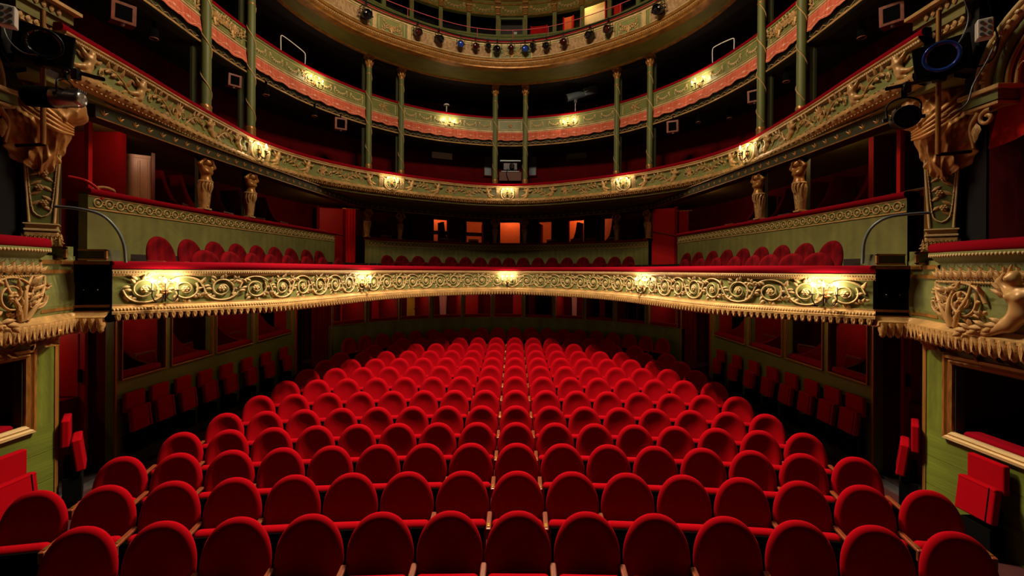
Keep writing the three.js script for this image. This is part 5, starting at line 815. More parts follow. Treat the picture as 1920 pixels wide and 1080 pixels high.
// ---------------------------------------------------------------- gallery arcade above
{
  const eS = p => planE.bearing(B(p)), y0 = Y(10.2), y1 = Y(11.05), g = thing('gallery_arcade', 'green and gilt arcade of the gallery with square black openings above the topmost balcony', 'arcade');
  mesh('sill', sweep(planE, 0.3, planE.L - 0.3, [[-0.15, y0], [0.08, y0], [0.08, y0 - 0.06], [0.02, y0 - 0.09], [0.02, y0 - 0.3], [0, y0 - 2.4], [-0.15, y0 - 2.4], [-0.15, y0]], 0.25), M.sage, g);
  mesh('lintel', sweep(planE, 0.3, planE.L - 0.3, [[-0.15, y1 + 0.7], [0.04, y1 + 0.7], [0.04, y1], [-0.15, y1], [-0.15, y1 + 0.7]], 0.25), M.olive, g);
  for (const [y, o, h] of [[0.02, 0.06, 0.05], [0.45, 0.09, 0.05], [0.62, 0.14, 0.08]]) mesh('gilt_moulding', sweep(planE, 0.3, planE.L - 0.3, [[0, y1 + y + h], [o, y1 + y + h], [o, y1 + y], [0, y1 + y]], 0.25), M.oldGold, g);
  const P = [612, 664, 717, 768, 822, 876, 930, 983, 1036, 1089, 1141, 1194, 1247, 1300];
  const pil = merge([box(0.16, y1 - y0, 0.1, 0, (y1 - y0) / 2, 0)]), dropG = merge([0, 1, 2].map(i => T(rosette(0.05), 0, 0.62 - i * 0.14, 0.055)).concat([0, 1, 2].map(i => T(leaf(0.12, 0.07, 0.2, 4, 3), 0, 0.58 - i * 0.14, 0.05, 0.2, 0, Math.PI)))), br = merge([box(0.2, 0.22, 0.14, 0, 0.12, 0.06, 0.02), T(cyl(0.06, 0.06, 0.22, 0, 0, 0, 12), 0, 0.3, 0.12, 0, 0, Math.PI / 2), T(leaf(0.24, 0.16, 0, 5, 3), 0, 0.28, 0.13, Math.PI), box(0.26, 0.12, 0.26, 0, 0.52, 0.1, 0.02)]);
  P.forEach((p, i) => { const s = eS(p); put('pilaster', pil, M.sage, g, planE, s, 0.02, y0); put('flower_drop', dropG, M.oldGold, g, planE, s, 0.02, y0); put('bracket', br, M.oldGold, g, planE, s, 0.02, y1);
    if (i < P.length - 1) { const m = (s + eS(P[i + 1])) / 2; put('festoon', T(GAR, 0, 0.1, 0, 0, 0, 0, [1.9, 1.4, 1.4]), M.gold, g, planE, m, 0.05, y1 + 0.22); } });
  const bw = new Plan([[0, 21.2], [2.2, 20.9], [4.2, 20], [6.4, 18], [7.8, 15.5], [8.4, 12], [8.4, 8]]), rw = sgroup('wall_gallery');
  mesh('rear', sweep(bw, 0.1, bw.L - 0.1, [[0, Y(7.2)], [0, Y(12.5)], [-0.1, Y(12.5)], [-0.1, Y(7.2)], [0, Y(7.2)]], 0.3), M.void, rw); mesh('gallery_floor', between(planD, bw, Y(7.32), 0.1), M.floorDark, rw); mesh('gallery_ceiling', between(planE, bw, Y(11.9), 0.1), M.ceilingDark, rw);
  const door = (p0, p1, m, label, y = Y(11.0), o = 1.1) => { const a = bw.bearing(B(p0)), b = bw.bearing(B(p1)), t = thing('lit_doorway', label, 'doorway', bw.pos((a + b) / 2, o, Y(9.2)), bw.turn((a + b) / 2)); const w = b - a; mesh('wall_face', box(w, y - Y(9.2), 0.04, 0, (y - Y(9.2)) / 2, 0), M[m], t); mesh('jamb', [box(0.05, y - Y(9.2), 0.1, -w / 2, (y - Y(9.2)) / 2, 0.04), box(0.05, y - Y(9.2), 0.1, w / 2, (y - Y(9.2)) / 2, 0.04)], M.redPaint, t); };
  door(1000, 1028, 'redPaint', 'red doorway in the gallery opening right of the central booth'); door(1067, 1083, 'orange', 'narrow orange doorway in the gallery, second opening right of the booth', Y(11.2)); door(1108, 1150, 'cream', 'cream wall lit by a bare lamp in the gallery, third opening right of the booth', Y(11.8)); door(1165, 1185, 'redPaint', 'dim red doorway in the gallery, fourth opening right of the booth');
  const lp = thing('gallery_lamp', 'bare glowing lamp in the gallery opening with the cream wall', 'lamp', bw.pos(bw.bearing(B(1113)), 1.6, Y(11.6))); mesh('globe', sph(0.07, 0, 0, 0, [1, 1, 1], 12), M.lampGlow, lp); mesh('cord', cyl(0.008, 0.008, 0.3, 0, 0.2, 0, 6), M.black, lp); const L = new THREE.PointLight(0xffd080, 2.6, 0, 2); L.castShadow = true; L.shadow.radius = 3; lp.add(L);
  const bt = thing('control_booth', 'grey glazed control booth in the central gallery opening', 'booth', planE.pos(eS(956.5), -0.05, y0 + 0.02), planE.turn(eS(956.5)));
  mesh('frame', [box(1.04, 0.06, 0.08, 0, 0.03, 0), box(1.04, 0.05, 0.08, 0, 0.76, 0), box(0.05, 0.8, 0.08, -0.5, 0.4, 0), box(0.05, 0.8, 0.08, 0.5, 0.4, 0)], M.sage, bt); mesh('pane', box(0.96, 0.7, 0.01, 0, 0.4, 0), M.glass, bt); mesh('equipment', [box(0.2, 0.12, 0.12, -0.3, 0.12, -0.3, 0.01), box(0.14, 0.2, 0.14, 0.16, 0.22, -0.3, 0.01), box(0.9, 0.04, 0.3, 0, 0.05, -0.3)], M.white, bt); mesh('rear_wall', box(1.1, 0.9, 0.03, 0, 0.4, -0.7), std({ color: 0x3c3a38, roughness: 0.8, side: THREE.DoubleSide }), bt);
}
// ---------------------------------------------------------------- loudspeakers, signs and fittings under the tiers
const onWall = (plan, px, py, o) => { const s = plan.bearing(B(px)), p = plan.pos(s, o, 0); const d = -p[2]; p[1] = EYE + (506.5 - py - 0.006 * (963 - px)) / 830 * d; return [p, plan.turn(s)]; };
const spk = (w, h, d) => ({ box: box(w, h, d, 0, 0, -d / 2, 0.01), grille: box(w * 0.66, h * 0.7, 0.02, 0, 0, 0.002, 0.004), lamp: merge([cyl(0.04, 0.05, 0.05, 0, -h / 2 - 0.025, -d * 0.3, 10)]) });
const SPK = spk(0.5, 0.5, 0.42);
// hung from the underside of the third balcony at height h, in direction px, seen at py
const hung = (px, py, h) => { const d = h * 830 / (506.5 - py - 0.006 * (963 - px)); return [[CX + B(px) * d, Y(h), -d], planC.turn(planC.bearing(B(px)))]; };
function loudspeaker(px, py, k, turn, label, group) { const [p] = hung(px, py, 4.42); const g = thing('loudspeaker', label, 'loudspeaker', p, turn, group); g.rotation.order = 'YXZ'; g.rotation.x = 0.12; g.scale.setScalar(k); mesh('cabinet', SPK.box, M.wood, g); mesh('grille', SPK.grille, M.black, g); mesh('downlight', SPK.lamp, M.white, g); mesh('hanger', box(0.05, 0.2, 0.05, 0, 0.33, -0.2), M.black, g); return g; }
[[230, 24, 0.68, 0.9, 'large wood-fronted loudspeaker under the third balcony nearest the left stage side'], [439, 151, 0.56, 0.85, 'wood-fronted loudspeaker under the third balcony left of the left columns'], [638, 232, 0.7, 0.5, 'wood-fronted loudspeaker under the third balcony at the left rear'], [1668, 26, 0.68, -0.9, 'large wood-fronted loudspeaker under the third balcony nearest the right stage side'], [1411, 180, 0.6, -0.7, 'wood-fronted loudspeaker under the third balcony right of the right sconce'], [1259, 237, 0.7, -0.5, 'wood-fronted loudspeaker under the third balcony at the right rear']].forEach(([px, py, k, t, l]) => loudspeaker(px, py, k, t, l, 'loudspeakers under the third balcony'));
[[286, 64, 'left stage side'], [497, 172, 'left columns'], [588, 212, 'left rear'], [1613, 62, 'right stage side'], [1472, 146, 'right columns'], [1366, 216, 'right rear'], [1308, 224, 'right rear column pair']].forEach(([px, py, w]) => { const [p, t] = hung(px, py, 4.5); const g = thing('ceiling_spot', `small black downlight under the third balcony by the ${w}`, 'downlight', p, t); mesh('can', [cyl(0.08, 0.07, 0.18, 0, 0, 0, 12), cyl(0.03, 0.03, 0.2, 0, 0.16, 0, 8)], M.black, g); mesh('rim', T(new THREE.TorusGeometry(0.07, 0.012, 6, 16), 0, -0.09, 0, Math.PI / 2), M.woodLight, g); });
{ const [p, t] = onWall(wallBoxes, 190, 246, 0.9); const g = thing('loudspeaker', 'white and wood loudspeaker under the middle balcony beside the left herm', 'loudspeaker', p, t - 0.5); mesh('cabinet', box(0.45, 0.24, 0.3, 0, 0, 0, 0.01), M.white, g); mesh('grille', box(0.3, 0.14, 0.02, 0.05, 0, 0.155, 0.005), M.black, g); mesh('side_panel', box(0.02, 0.24, 0.3, -0.235, 0, 0, 0.004), M.woodLight, g); }
const plaqueT = (px, py, w, h, mat, label, cat, plan, o = 0.08) => { const [p, t] = onWall(plan, px, py, o); const g = thing('wall_plaque', label, cat, p, t); mesh('board', box(w, h, 0.03, 0, 0, 0, 0.006), M[mat], g); mesh('border', [box(w + 0.08, 0.05, 0.05, 0, h / 2 + 0.02, 0), box(w + 0.08, 0.05, 0.05, 0, -h / 2 - 0.02, 0), box(0.05, h + 0.08, 0.05, -w / 2 - 0.02, 0, 0), box(0.05, h + 0.08, 0.05, w / 2 + 0.02, 0, 0)], M.darkWall, g); };
plaqueT(826, 290, 0.85, 0.36, 'white', 'pale rectangular hatch window on the left of the middle rear wall', 'hatch', wallB); plaqueT(1082, 291, 0.85, 0.3, 'olive', 'dim yellowish hatch window on the right of the middle rear wall', 'hatch', wallB); plaqueT(912, 310, 0.3, 0.85, 'greyRail', 'dark glazed door panel left of the projector', 'door', wallB); plaqueT(998, 310, 0.3, 0.85, 'greyRail', 'dark glazed door panel right of the projector', 'door', wallB);
plaqueT(822, 157, 0.32, 0.12, 'greyRail', 'small unlit exit sign at the rear of the third balcony, left', 'sign', wallC); plaqueT(1084, 157, 0.32, 0.12, 'greyRail', 'small unlit exit sign at the rear of the third balcony, right', 'sign', wallC);
for (const [a, b, l] of [[826, 0.9, 'left'], [1078, 0.9, 'right']]) { const [p, t] = onWall(wallC, a, 195, 0.1); const g = thing('brown_door', `dark brown door at the rear of the third balcony on the ${l}`, 'door', [p[0], Y(4.9), p[2]], t); mesh('leaf_panel', box(0.9, 2.0, 0.05, 0, 1.0, 0, 0.01), M.wood, g); mesh('frame', [box(0.08, 2.1, 0.09, -0.5, 1.05, 0), box(0.08, 2.1, 0.09, 0.5, 1.05, 0), box(1.08, 0.08, 0.09, 0, 2.1, 0)], M.redWall, g); }
{ // projector on its shelf between the two middle columns
  const s = planC.bearing(B(955)), t = thing('projector', 'black projector on an orange-edged shelf between the two middle columns', 'projector', planC.pos(s, -0.25, Y(3.6)), planC.turn(s));
  mesh('housing', box(0.55, 0.28, 0.5, 0, 0.4, 0, 0.02), M.blackMetal, t); mesh('lens', T(cyl(0.09, 0.1, 0.15, 0, 0, 0, 16), 0.06, 0.4, 0.3, Math.PI / 2), M.lensDark, t); mesh('shelf', box(0.86, 0.34, 0.6, 0, 0.02, -0.05, 0.01), M.shelf, t); mesh('papers', [box(0.7, 0.03, 0.4, 0, 0.215, 0.05), box(0.8, 0.05, 0.5, 0, 0.65, -0.1)], M.greyRail, t); mesh('cable', tube([[-0.1, 0.3, 0.28], [-0.15, 0.1, 0.32], [-0.05, -0.2, 0.3], [-0.08, -0.6, 0.25]], 0.012, 14, 5), M.black, t); mesh('leg', [-0.38, 0.38].map(x => box(0.05, 1.3, 0.05, x, -0.65, -0.1)), M.black, t);
  const f = thing('follow_spot', 'long grey follow spot tilted on a stand above the third balcony', 'spotlight', planC.pos(planC.bearing(B(1071)), -0.35, Y(5.0)), planC.turn(planC.bearing(B(1071))) - 0.9);
  const b = mesh('barrel', [T(cyl(0.14, 0.14, 0.75, 0, 0, 0, 18), 0, 0, 0, Math.PI / 2), box(0.34, 0.3, 0.55, 0, 0.02, -0.6, 0.03), ...[0, 1, 2, 3, 4].map(i => box(0.36, 0.03, 0.02, 0, 0.17, -0.42 - i * 0.09))], M.greyRail, f); b.position.set(0, 1.62, 0); b.rotation.x = 0.32; mesh('lens', T(sph(0.13, 0, 0, 0, [1, 1, 0.3], 14), 0, 0, 0.38), M.lensDark, b); mesh('handle', tube([[0.2, 0, -0.3], [0.26, 0.02, -0.5], [0.2, 0, -0.8]], 0.014, 10, 5), M.steel, b); mesh('stand', [cyl(0.03, 0.025, 1.5, 0, 0.75, 0, 8), box(0.1, 0.16, 0.1, 0, 1.44, 0, 0.01), ...[0, 2.1, 4.2].map(a => tube([[0, 0.35, 0], [Math.cos(a) * 0.35, 0.01, Math.sin(a) * 0.35]], 0.016, 4, 5))], M.steel, f);
  const ms = thing('lamp_stand', 'slim white stand with a round cap behind the left middle sconce', 'stand', planC.pos(planC.bearing(B(839)), -0.3, Y(4.9)), 0); mesh('pole', cyl(0.018, 0.018, 1.35, 0, 0.68, 0, 8), M.white, ms); mesh('cap', cyl(0.12, 0.1, 0.05, 0, 1.37, 0, 14), M.white, ms); mesh('foot', cyl(0.16, 0.14, 0.03, 0, 0.015, 0, 14), M.white, ms);
  for (const [a, b, l] of [[531, 574, 'left'], [1328, 1369, 'right']]) { const s0 = planC.bearing(B(a)), s1 = planC.bearing(B(b)); const P = (s, y) => planC.pos(s, -0.1, Y(y)); tag(mesh('white_guard', tube([P(s0, 5.88), P(s0, 6.36), P(s0 + 0.02, 6.38), P(s1 - 0.02, 6.28), P(s1, 6.26), P(s1, 5.88)], 0.014, 40, 6), M.white), `thin white guard frame on the ${l} side of the third balcony's rail`, 'guard'); }
}
// ---------------------------------------------------------------- boxes on the first level: openings, lit corridors, partitions, chairs
{
  const D = [[809, 840], [873, 905], [937, 976], [1008, 1036], [1065, 1098], [1132, 1156]].map(q => q.map(p => wallBoxes.bearing(B(p)))), g = sgroup('wall_boxes_rear');
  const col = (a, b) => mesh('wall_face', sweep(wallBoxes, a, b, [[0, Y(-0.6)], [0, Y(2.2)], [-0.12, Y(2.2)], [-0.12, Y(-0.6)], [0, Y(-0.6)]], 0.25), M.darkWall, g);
  let p = 0.05; for (const [a, b] of D) { col(p, a); p = b; } col(p, wallBoxes.L - 0.05);
  const cor = new Plan([[0, 20.6], [1.7, 20.3], [3.6, 19.2], [5.6, 17.6], [7.4, 15.2]]);
  mesh('corridor_wall', sweep(cor, 1.2, cor.L - 1.2, [[0, Y(-0.6)], [0, Y(2.2)], [-0.1, Y(2.2)], [-0.1, Y(-0.6)], [0, Y(-0.6)]], 0.25), M.orange, g); mesh('corridor_floor', between(wallBoxes, cor, Y(0.2), 0.1, 0.3, 0.7), M.floorDark, g); mesh('corridor_ceiling', between(wallBoxes, cor, Y(2.75), 0.1, 0.2, 0.8), M.ceilingDark, g);
  [[824, 'leftmost pair of lit doorways'], [957, 'middle lit doorways'], [1092, 'rightmost pair of lit doorways']].forEach(([px, w], i) => { const s = cor.bearing(B(px)), t = thing('corridor_lamp', `small ceiling globe lamp in the corridor behind the ${w}`, 'lamp', cor.pos(s, 0.6, Y(2.5))); mesh('globe', sph(0.07, 0, 0, 0, [1, 0.8, 1], 12), M.lampGlow, t); mesh('rose', cyl(0.05, 0.05, 0.06, 0, 0.07, 0, 10), M.brass, t); const L = new THREE.PointLight(0xffb070, CORRIDOR[i], 0, 2); L.castShadow = true; L.shadow.radius = 3; L.position.y = -0.02; t.add(L); });
  D.forEach(([a, b], i) => { const t = thing('door_frame', `red door frame of the ${['first', 'second', 'third', 'fourth', 'fifth', 'sixth'][i]} lit doorway from the left behind the middle parapet`, 'door frame', wallBoxes.pos((a + b) / 2, 0.02, Y(0.2)), wallBoxes.turn((a + b) / 2), 'door frames behind the middle parapet'); const w = b - a; mesh('jamb', box(0.07, 1.9, 0.16, -w / 2, 0.95, 0, 0.01), M.redWall, t); mesh('jamb', box(0.07, 1.9, 0.16, w / 2, 0.95, 0, 0.01), M.redWall, t); mesh('head', box(w + 0.14, 0.1, 0.16, 0, 1.92, 0, 0.01), M.redWall, t); if (i < 2) mesh('rail', box(w, 0.16, 0.06, 0, 1.32, -0.05, 0.01), M.wood, t); });
  // partitions with swooping fronts between the boxes, small curtains
  const sh = new THREE.Shape(); sh.moveTo(0, 0); sh.lineTo(1.7, 0); sh.lineTo(1.7, 1.75); sh.lineTo(1.25, 1.75); sh.bezierCurveTo(1.1, 1.2, 0.95, 0.95, 0.2, 0.86); sh.lineTo(0, 0.84); sh.lineTo(0, 0);
  const pg = T(new THREE.ExtrudeGeometry(sh, { depth: 0.06, bevelEnabled: true, bevelSize: 0.02, bevelThickness: 0.02, bevelSegments: 2, curveSegments: 10 }), 0, 0, -0.03, 0, Math.PI / 2, 0);
  const bp = sgroup('wall_box_partitions');
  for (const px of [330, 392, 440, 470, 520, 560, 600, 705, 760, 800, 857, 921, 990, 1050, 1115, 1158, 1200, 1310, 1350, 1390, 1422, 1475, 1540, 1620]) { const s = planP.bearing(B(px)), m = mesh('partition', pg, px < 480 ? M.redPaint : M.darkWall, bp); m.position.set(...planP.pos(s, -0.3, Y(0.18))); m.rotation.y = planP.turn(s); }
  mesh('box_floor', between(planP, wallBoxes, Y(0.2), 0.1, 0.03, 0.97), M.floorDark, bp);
  // stair passages between the side parapets and the middle one
  for (const sx of [-1, 1]) { const side = sx < 0 ? 'left' : 'right'; const d = thing('red_door', `tall red passage door between the ${side} and middle parapets`, 'door', [sx * (sx < 0 ? 5.75 : 5.05), Y(-0.3), sx < 0 ? -14.6 : -14.2], sx * -0.5); mesh('leaf_panel', box(0.72, 2.3, 0.06, 0, 1.15, 0, 0.01), M.redPaint, d); mesh('handrail', T(cyl(0.02, 0.02, 0.8, 0, 0, 0, 8), 0, 1.5, 0.06, 0, 0, 1.35), M.wood, d); mesh('frame', [box(0.08, 2.35, 0.1, -0.4, 1.17, 0, 0.01), box(0.08, 2.35, 0.1, 0.4, 1.17, 0, 0.01)], M.redWall, d);
    const c = thing('door_curtain', `red curtain beside the ${side} passage door behind the balcony`, 'curtain', [sx * (sx < 0 ? 5.0 : 5.75), Y(-0.35), -14.3], sx * -0.3); mesh('cloth', surf((a, b) => [(a - 0.5) * 0.3, 2.3 - b * 2.3, 0.04 * Math.sin(a * 20)], 18, 4), M.redPaint, c); mesh('rod', T(cyl(0.015, 0.015, 0.5, 0, 0, 0, 8), 0, 2.3, 0, 0, 0, Math.PI / 2), M.brass, c);
    const st = thing('steps', `short flight of steps in the ${side} passage behind the balcony`, 'steps', [sx * 4.95, Y(-0.45), -13.2], sx * -0.4); [0, 1, 2].forEach(i => mesh('tread', box(0.8, 0.12, 0.3, 0, 0.06 + i * 0.13, -i * 0.3, 0.01), M.beech, st));
    const lp = thing('passage_lamp', `small globe lamp over the ${side} passage door behind the balcony`, 'lamp', planP.pos(planP.bearing(sx * 0.395), -0.22, Y(2.1))); mesh('globe', sph(0.06, 0, 0, 0, [1, 1, 1], 12), M.lampGlow, lp); mesh('rose', cyl(0.04, 0.04, 0.06, 0, 0.06, 0, 10), M.brass, lp); const L = new THREE.PointLight(0xffb080, PASSAGE, 0, 2); L.castShadow = true; L.shadow.radius = 3; lp.add(L); }
  { const lp = thing('box_lamp', 'small globe lamp in the box nearest the left stage side', 'lamp', planP.pos(planP.bearing(-0.86), -0.23, Y(2.1))); mesh('globe', sph(0.06, 0, 0, 0, [1, 1, 1], 12), M.lampGlow, lp); mesh('rose', cyl(0.04, 0.04, 0.06, 0, 0.06, 0, 10), M.brass, lp); const L = new THREE.PointLight(0xffb890, LEFTBOX, 0, 2); L.castShadow = true; L.shadow.radius = 3; lp.add(L);
    const d = thing('panelled_door', 'pinkish wooden panelled door in the box beside the left herm', 'door', [-6.32, Y(0.2), -7.55], 0.62); mesh('leaf_panel', box(0.62, 1.75, 0.05, 0, 0.87, 0, 0.01), M.beech, d); mesh('moulding', [box(0.03, 1.5, 0.02, 0.15, 0.9, 0.03, 0.005), box(0.03, 1.5, 0.02, 0.28, 0.9, 0.03, 0.005), box(0.62, 0.05, 0.03, 0, 1.72, 0.02)], M.beech, d); mesh('frame', [box(0.05, 1.8, 0.08, 0.34, 0.9, 0), box(0.05, 1.8, 0.08, -0.34, 0.9, 0)], M.wood, d);
    const lit = thing('lit_doorway', 'small lit doorway with a green exit plate behind the right parapet', 'doorway', [7.05, Y(0.3), -9.7], -0.8); mesh('wall_face', box(0.42, 1.6, 0.04, 0, 0.8, 0), M.cream, lit); mesh('red_door', T(box(0.36, 1.0, 0.03, 0.02, 0.5, 0.04, 0.01), 0, 0.2, 0), M.redPaint, lit); mesh('exit_plate', box(0.16, 0.12, 0.02, -0.08, 0.36, 0.07, 0.004), std({ color: 0x2f8f5a, roughness: 0.5 }), lit);
    const l2 = thing('box_lamp', 'small globe lamp above the lit doorway behind the right parapet', 'lamp', planP.pos(planP.bearing(0.68), -0.23, Y(2.1))); mesh('globe', sph(0.05, 0, 0, 0, [1, 1, 1], 12), M.lampGlow, l2); mesh('rose', cyl(0.04, 0.04, 0.06, 0, 0.05, 0, 10), M.brass, l2); const L2 = new THREE.PointLight(0xffc890, 0.9, 0, 2); L2.castShadow = true; L2.shadow.radius = 3; l2.add(L2); }
  // chairs
  const ch = { frame: merge([...[-0.19, 0.19].map(x => T(box(0.03, 0.9, 0.03, 0, 0.45, 0, 0.008), x, 0, -0.18, -0.08)), ...[-0.19, 0.19].map(x => box(0.03, 0.44, 0.03, x, 0.22, 0.18, 0.008)), T(box(0.41, 0.045, 0.03, 0, 0, 0, 0.01), 0, 0.88, -0.25), T(box(0.38, 0.03, 0.02, 0, 0, 0, 0.006), 0, 0.62, -0.23), box(0.4, 0.04, 0.4, 0, 0.43, 0, 0.01)]), seat: T(new RoundedBoxGeometry(0.4, 0.06, 0.38, 3, 0.025), 0, 0.47, 0), back: T(new RoundedBoxGeometry(0.34, 0.2, 0.03, 3, 0.012), 0, 0.75, -0.235) };
  let c0 = null; const chair = (pos, turn, label, group) => { if (c0) return copyOf(c0, pos, turn, label, group); c0 = thing('box_chair', label, 'chair', pos, turn, group); mesh('frame', ch.frame, M.wood, c0); mesh('seat', ch.seat, M.velvetRail, c0); mesh('backrest', ch.back, M.velvetRail, c0); };
  const bl = [[305, 0, 'behind the left parapet, nearest the stage'], [432, 0.5, 'behind the left parapet, between the two caryatids'], [498, 0.2, 'behind the left parapet, right of the second caryatid'], [528, 0.6, 'behind the left parapet, before the dark mirror'], [541, -0.3, 'behind the left parapet, turned beside its neighbour'], [590, 0.1, 'behind the left parapet, farthest from the stage'], [745, 0, 'behind the middle parapet, by the left caryatid'], [850, 0, 'behind the middle parapet, by the first lit doorway'], [868, 0, 'behind the middle parapet, right of the first lit doorway'], [897, 0, 'behind the middle parapet, by the second lit doorway'], [1020, 0, 'behind the middle parapet, by the fourth lit doorway'], [1060, 0, 'behind the middle parapet, left of the fifth lit doorway'], [1088, 0, 'behind the middle parapet, by the fifth lit doorway'], [1130, 0, 'behind the middle parapet, left of the sixth lit doorway'], [1308, 0, 'behind the right parapet, farthest from the stage'], [1344, -0.2, 'behind the right parapet, second from the rear'], [1400, 0, 'behind the right parapet, left of the caryatid'], [1560, -0.2, 'behind the right parapet, right of the lit doorway'], [1610, 0, 'behind the right parapet, second from the stage'], [1650, 0.1, 'behind the right parapet, nearest the stage']];
  bl.forEach(([px, a, w]) => { const s = planP.bearing(B(px)); chair(planP.pos(s, -0.6, Y(0.33)), planP.turn(s) + a, `wooden box chair with red pads ${w}`, 'chairs of the first-level boxes'); });
  for (const sx of [-1, 1]) [[6.85, 0.2, 'first'], [8.0, -0.1, 'second'], [9.15, 0.3, 'third'], [10.6, 0, 'fourth']].forEach(([z, a, n]) => chair([sx * 6.15, 0.38, -z], -sx * Math.PI / 2 + a, `wooden chair inside the ${sx < 0 ? 'left' : 'right'} stalls boxes, ${n} window from the stage`, 'chairs of the stalls boxes'));
  for (const sx of [-1, 1]) chair([sx * 6.35, 0.1, -6.0], -sx * Math.PI / 2 + sx * 0.6, `wooden chair standing in the ${sx < 0 ? 'left' : 'right'} stage-side passage`, undefined);
  { const t = thing('oval_chair', 'round-backed chair with a pale gilt rim behind the left parapet, by the pink door', 'chair', [-6.0, Y(0.25), -6.75], 0.7); mesh('back_rim', T(new THREE.TorusGeometry(0.24, 0.02, 8, 28), 0, 0.72, -0.2, -0.1, 0, 0, [1, 1.2, 1]), M.paleGold, t); mesh('backrest', T(sph(0.23, 0, 0, 0, [1, 1.2, 0.15], 16), 0, 0.72, -0.2, -0.1), M.velvetRail, t); mesh('seat', T(new RoundedBoxGeometry(0.46, 0.09, 0.44, 3, 0.03), 0, 0.43, 0), M.velvetRail, t); [[-0.2, -0.18], [0.2, -0.18], [-0.2, 0.18], [0.2, 0.18]].forEach(([x, z]) => mesh('leg', cyl(0.014, 0.02, 0.4, x, 0.2, z, 8), M.paleGold, t)); }
}
// ---------------------------------------------------------------- equipment at the stage sides
for (const sx of [-1, 1]) {
  const side = sx < 0 ? 'left' : 'right', X = d => d; // positions measured at the herm's front
  const px = (p, y, d) => [CX + B(p) * d, EYE + (506.5 - y - 0.006 * (963 - p)) / 830 * d, -d];
  const A = (q, w) => px(sx < 0 ? q[0] : w[0], sx < 0 ? q[1] : w[1], 4.92);
  // hanging pipe with a bracket
  const t = thing('rigging_pipe', `tarnished rigging pipe with a cross arm in front of the ${side} herm`, 'pipe'), top = A([78, 20], [1757, 20]), bot = A([80, 271], [1757, 290]);
  mesh('upright', tube([top, bot], 0.024, 4, 10), M.oldGold, t); mesh('foot', tube([bot, A([30, 273], [1818, 284])], 0.02, 4, 8), M.iron, t);
  const a0 = A([70, 116], [1770, 143]), a1 = px(sx < 0 ? 192 : 1660, sx < 0 ? 149 : 167, 4.85); mesh('cross_arm', tube([a0, a1], 0.022, 4, 8), M.blackMetal, t); mesh('coupler', [T(box(0.1, 0.1, 0.1, 0, 0, 0, 0.02), ...A([78, 119], [1758, 146])), T(box(0.07, 0.12, 0.07, 0, 0, 0, 0.015), ...px(sx < 0 ? 141 : 1697, sx < 0 ? 140 : 165, 4.84))], M.blackMetal, t);
  // square loudspeaker
  const sp = thing('square_speaker', sx < 0 ? 'black square speaker with a dark round cone above the left herm' : 'black square speaker with a blue-rimmed cone above the right herm', 'loudspeaker', px(sx < 0 ? 80 : 1763, sx < 0 ? 82 : 106, 4.8), sx * -0.75); sp.rotation.order = 'YXZ'; sp.rotation.z = sx * 0.1; sp.rotation.x = 0.12;
  mesh('cabinet', box(0.46, 0.34, 0.3, 0, 0, -0.15, 0.015), M.black, sp); mesh('cone', T(lathe([[0.001, -0.04], [0.04, -0.03], [0.09, -0.045], [0.13, 0.005], [0.145, 0.012], [0.155, 0.004]], 24), 0, 0, 0.006, Math.PI / 2), sx < 0 ? M.lensDark : M.lensBlue, sp); mesh('surround', T(new THREE.TorusGeometry(0.15, 0.012, 8, 30), 0, 0, 0.006), sx < 0 ? M.blackMetal : M.lensBlue, sp);
  // junction box, cables
  const j = thing('junction_box', sx < 0 ? 'white socket box high at the left edge of the stage' : 'worn white socket box beside the right arch', 'socket box', px(sx < 0 ? 13 : 1842, sx < 0 ? 32 : 56, sx < 0 ? 4.3 : 4.55), sx * -0.6); mesh('housing', box(0.12, 0.2, 0.1, 0, 0, 0, 0.012), M.white, j); for (let i = 0; i < 6; i++) mesh('socket', T(cyl(0.016, 0.016, 0.012, 0, 0, 0, 10), (i % 2 ? 0.028 : -0.028), 0.06 - (i >> 1) * 0.06, 0.052, Math.PI / 2), M.greyRail, j);
  const cab = sx < 0 ? [[[2, 45], [14, 75], [40, 98], [70, 104]], [[0, 95], [15, 118], [27, 138], [34, 160]]] : [[[1805, 0], [1813, 30], [1805, 62], [1795, 80]], [[1850, 0], [1862, 50], [1868, 75], [1860, 108], [1830, 125], [1797, 112]], [[1868, 70], [1850, 110], [1822, 160], [1810, 195], [1780, 215]]];
  cab.forEach((c, i) => tag(mesh('cable', tube(c.map(([x, y]) => px(x, y, 4.6 - 0.05 * i)), 0.008, 20, 5), i % 2 ? M.black : M.greyRail), `${['grey cable drooping from the top', 'black cable looping to the speaker', 'thin grey cable trailing down past the statue'][i]} at the ${side} stage side`, 'cable'));
  // grey curved handrail at the balcony's end
  const hp = sx < 0 ? [[102, 387], [150, 392], [190, 403], [215, 425], [231, 455], [236, 492]] : [[1742, 399], [1700, 402], [1660, 409], [1635, 425], [1621, 450], [1617, 494]]; tag(mesh('handrail', tube(hp.map(([x, y], i) => px(x, y, 5.2 + i * 0.07)), 0.017, 30, 8), M.greyRail), `grey curved handrail at the ${side} end of the lowest balcony`, 'handrail');
  // arch of the stage box with its curtain
  const cy = Y(1.93), cz = -3.92, ar = thing('stage_box_arch', `gilt and green moulded arch over the ${side} stage box`, 'arch'), wx = sx * 5.3;
  [[0.86, 0.03, 'paleGold', 'outer_moulding'], [0.79, 0.045, 'gold', 'leaf_moulding'], [0.7, 0.04, 'green', 'green_band'], [0.63, 0.025, 'oldGold', 'inner_moulding'], [0.57, 0.02, 'gold', 'bead_moulding']].forEach(([r, w, m, n], i) => { const p = []; for (let k = 0; k <= 24; k++) { const a = k / 24 * Math.PI; p.push([wx - sx * (0.04 - 0.025 * i), cy + Math.sin(a) * r, cz + Math.cos(a) * r]); } mesh(n, tube(p, w, 40, 8), M[m], ar); });
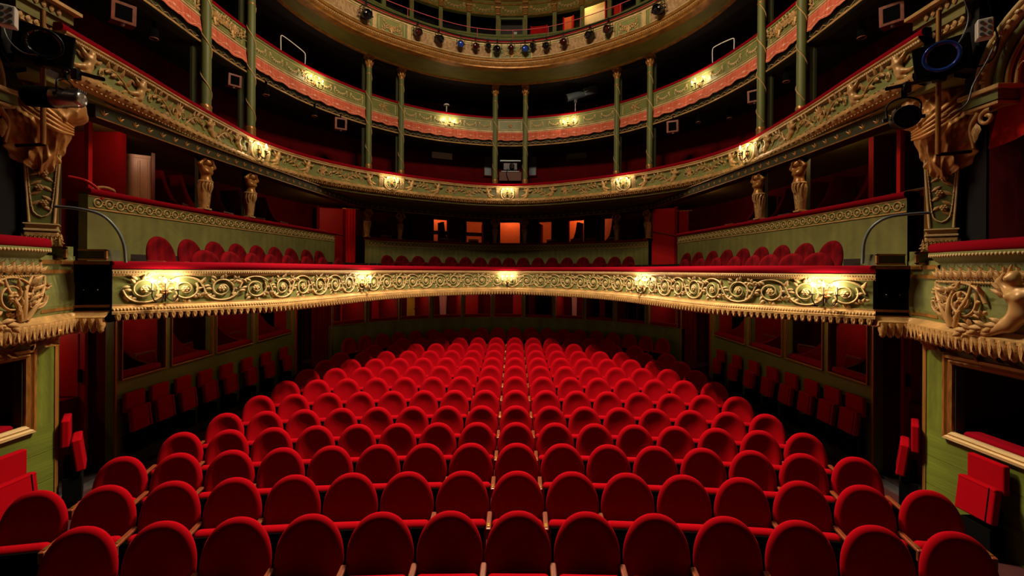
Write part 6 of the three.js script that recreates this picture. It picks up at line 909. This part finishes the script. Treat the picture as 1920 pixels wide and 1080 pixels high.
  const eg = sph(0.026, 0, 0, 0, [0.8, 1, 1], 7); for (let k = 1; k < 26; k++) { const a = k / 26 * Math.PI, m = mesh('carved_egg', eg, M.paleGold, ar); m.position.set(wx - sx * 0.07, cy + Math.sin(a) * 0.79, cz + Math.cos(a) * 0.79); }
  mesh('spandrel', [slab(wx, sx * 5.5, cy, cy + 1.6, -4.8, -4.95)], M.void, ar);
  const im = thing('impost', `gilt and green impost with a volute bracket under the ${side} arch`, 'impost', [wx, cy - 0.03, -4.68]); mesh('cornice', [box(0.3, 0.05, 0.42, 0, 0.0, 0, 0.01), box(0.22, 0.04, 0.34, 0, -0.15, 0, 0.01)], M.gold, im); mesh('frieze', box(0.24, 0.1, 0.36, 0, -0.075, 0), M.green, im); const vol = []; for (let k = 0; k <= 16; k++) { const a = 1.2 + k * 0.45, r = 0.085 - 0.0042 * k; vol.push([-sx * 0.1, -0.28 + Math.sin(a) * r, 0.06 + Math.cos(a) * r]); } mesh('volute', [tube(vol, 0.02, 30, 6), tube([[-sx * 0.1, -0.2, -0.02], [-sx * 0.1, -0.33, -0.1], [-sx * 0.06, -0.55, -0.11]], t => 0.028 - 0.012 * t, 12, 6), T(leaf(0.22, 0.1, 0.1, 5, 3), -sx * 0.1, -0.3, -0.05, Math.PI, sx * -Math.PI / 2)], M.gold, im);
  const cur = thing('stage_box_curtain', `red velvet curtain with gilt embroidery hanging in the ${side} stage box arch`, 'curtain'); mesh('cloth', surf((u, v) => [sx * 5.36 + sx * 0.05 * Math.sin(u * 14), cy + 0.6 - v * (1.2 - 0.3 * u), cz - 0.84 + 0.3 * (1 - v) * (1 - u) + u * 1.6], 40, 8), M.redPaint, cur); const em = []; for (let i = 0; i < 6; i++) { const u = 0.1 + i * 0.07, y = cy + 0.1 - i * 0.1; em.push(tube([[sx * 5.29, y, cz - 0.5 + i * 0.07], [sx * 5.28, y + 0.06, cz - 0.45 + i * 0.07], [sx * 5.285, y + 0.02, cz - 0.4 + i * 0.08], [sx * 5.29, y - 0.05, cz - 0.42 + i * 0.08]], 0.008, 10, 4)); } mesh('embroidery', em, M.gold, cur);
  struct(mesh(`wall_arch_${side}`, [slab(sx * 5.6, sx * 5.7, Y(0.1), Y(4.5), -2.4, -5.0)], M.stageRed));
}
canCol.purple = M.lensPurple;
{ const t = spotlight([CX + B(122) * 4.85, EYE + (506.5 - 185 - 5) / 830 * 4.85, -4.85], -1.35, 0.0, 'dark', 'silver-grey profile spotlight hung from the left cross arm', undefined, 0.95, M.steel); mesh('snoot', T(cyl(0.12, 0.115, 0.26, 0, 0, 0, 16), 0, 0, 0.24, Math.PI / 2), M.black, t);
  spotlight([CX + B(1692) * 4.85, EYE + (506.5 - 222 + 4) / 830 * 4.85, -4.85], -0.5, 0.15, 'purple', 'black spotlight with a purple lens hung from the right cross arm', undefined, 1.05);
  tag(mesh('curved_handrail', tube([[-5.62, Y(1.2), -5.85], [-5.5, Y(1.17), -5.95], [-5.36, Y(1.05), -6.0], [-5.33, Y(0.92), -6.02]], 0.02, 20, 8), M.redPaint), 'red lacquered curved handrail beside the left herm', 'handrail'); }
renderer.render(scene, camera);
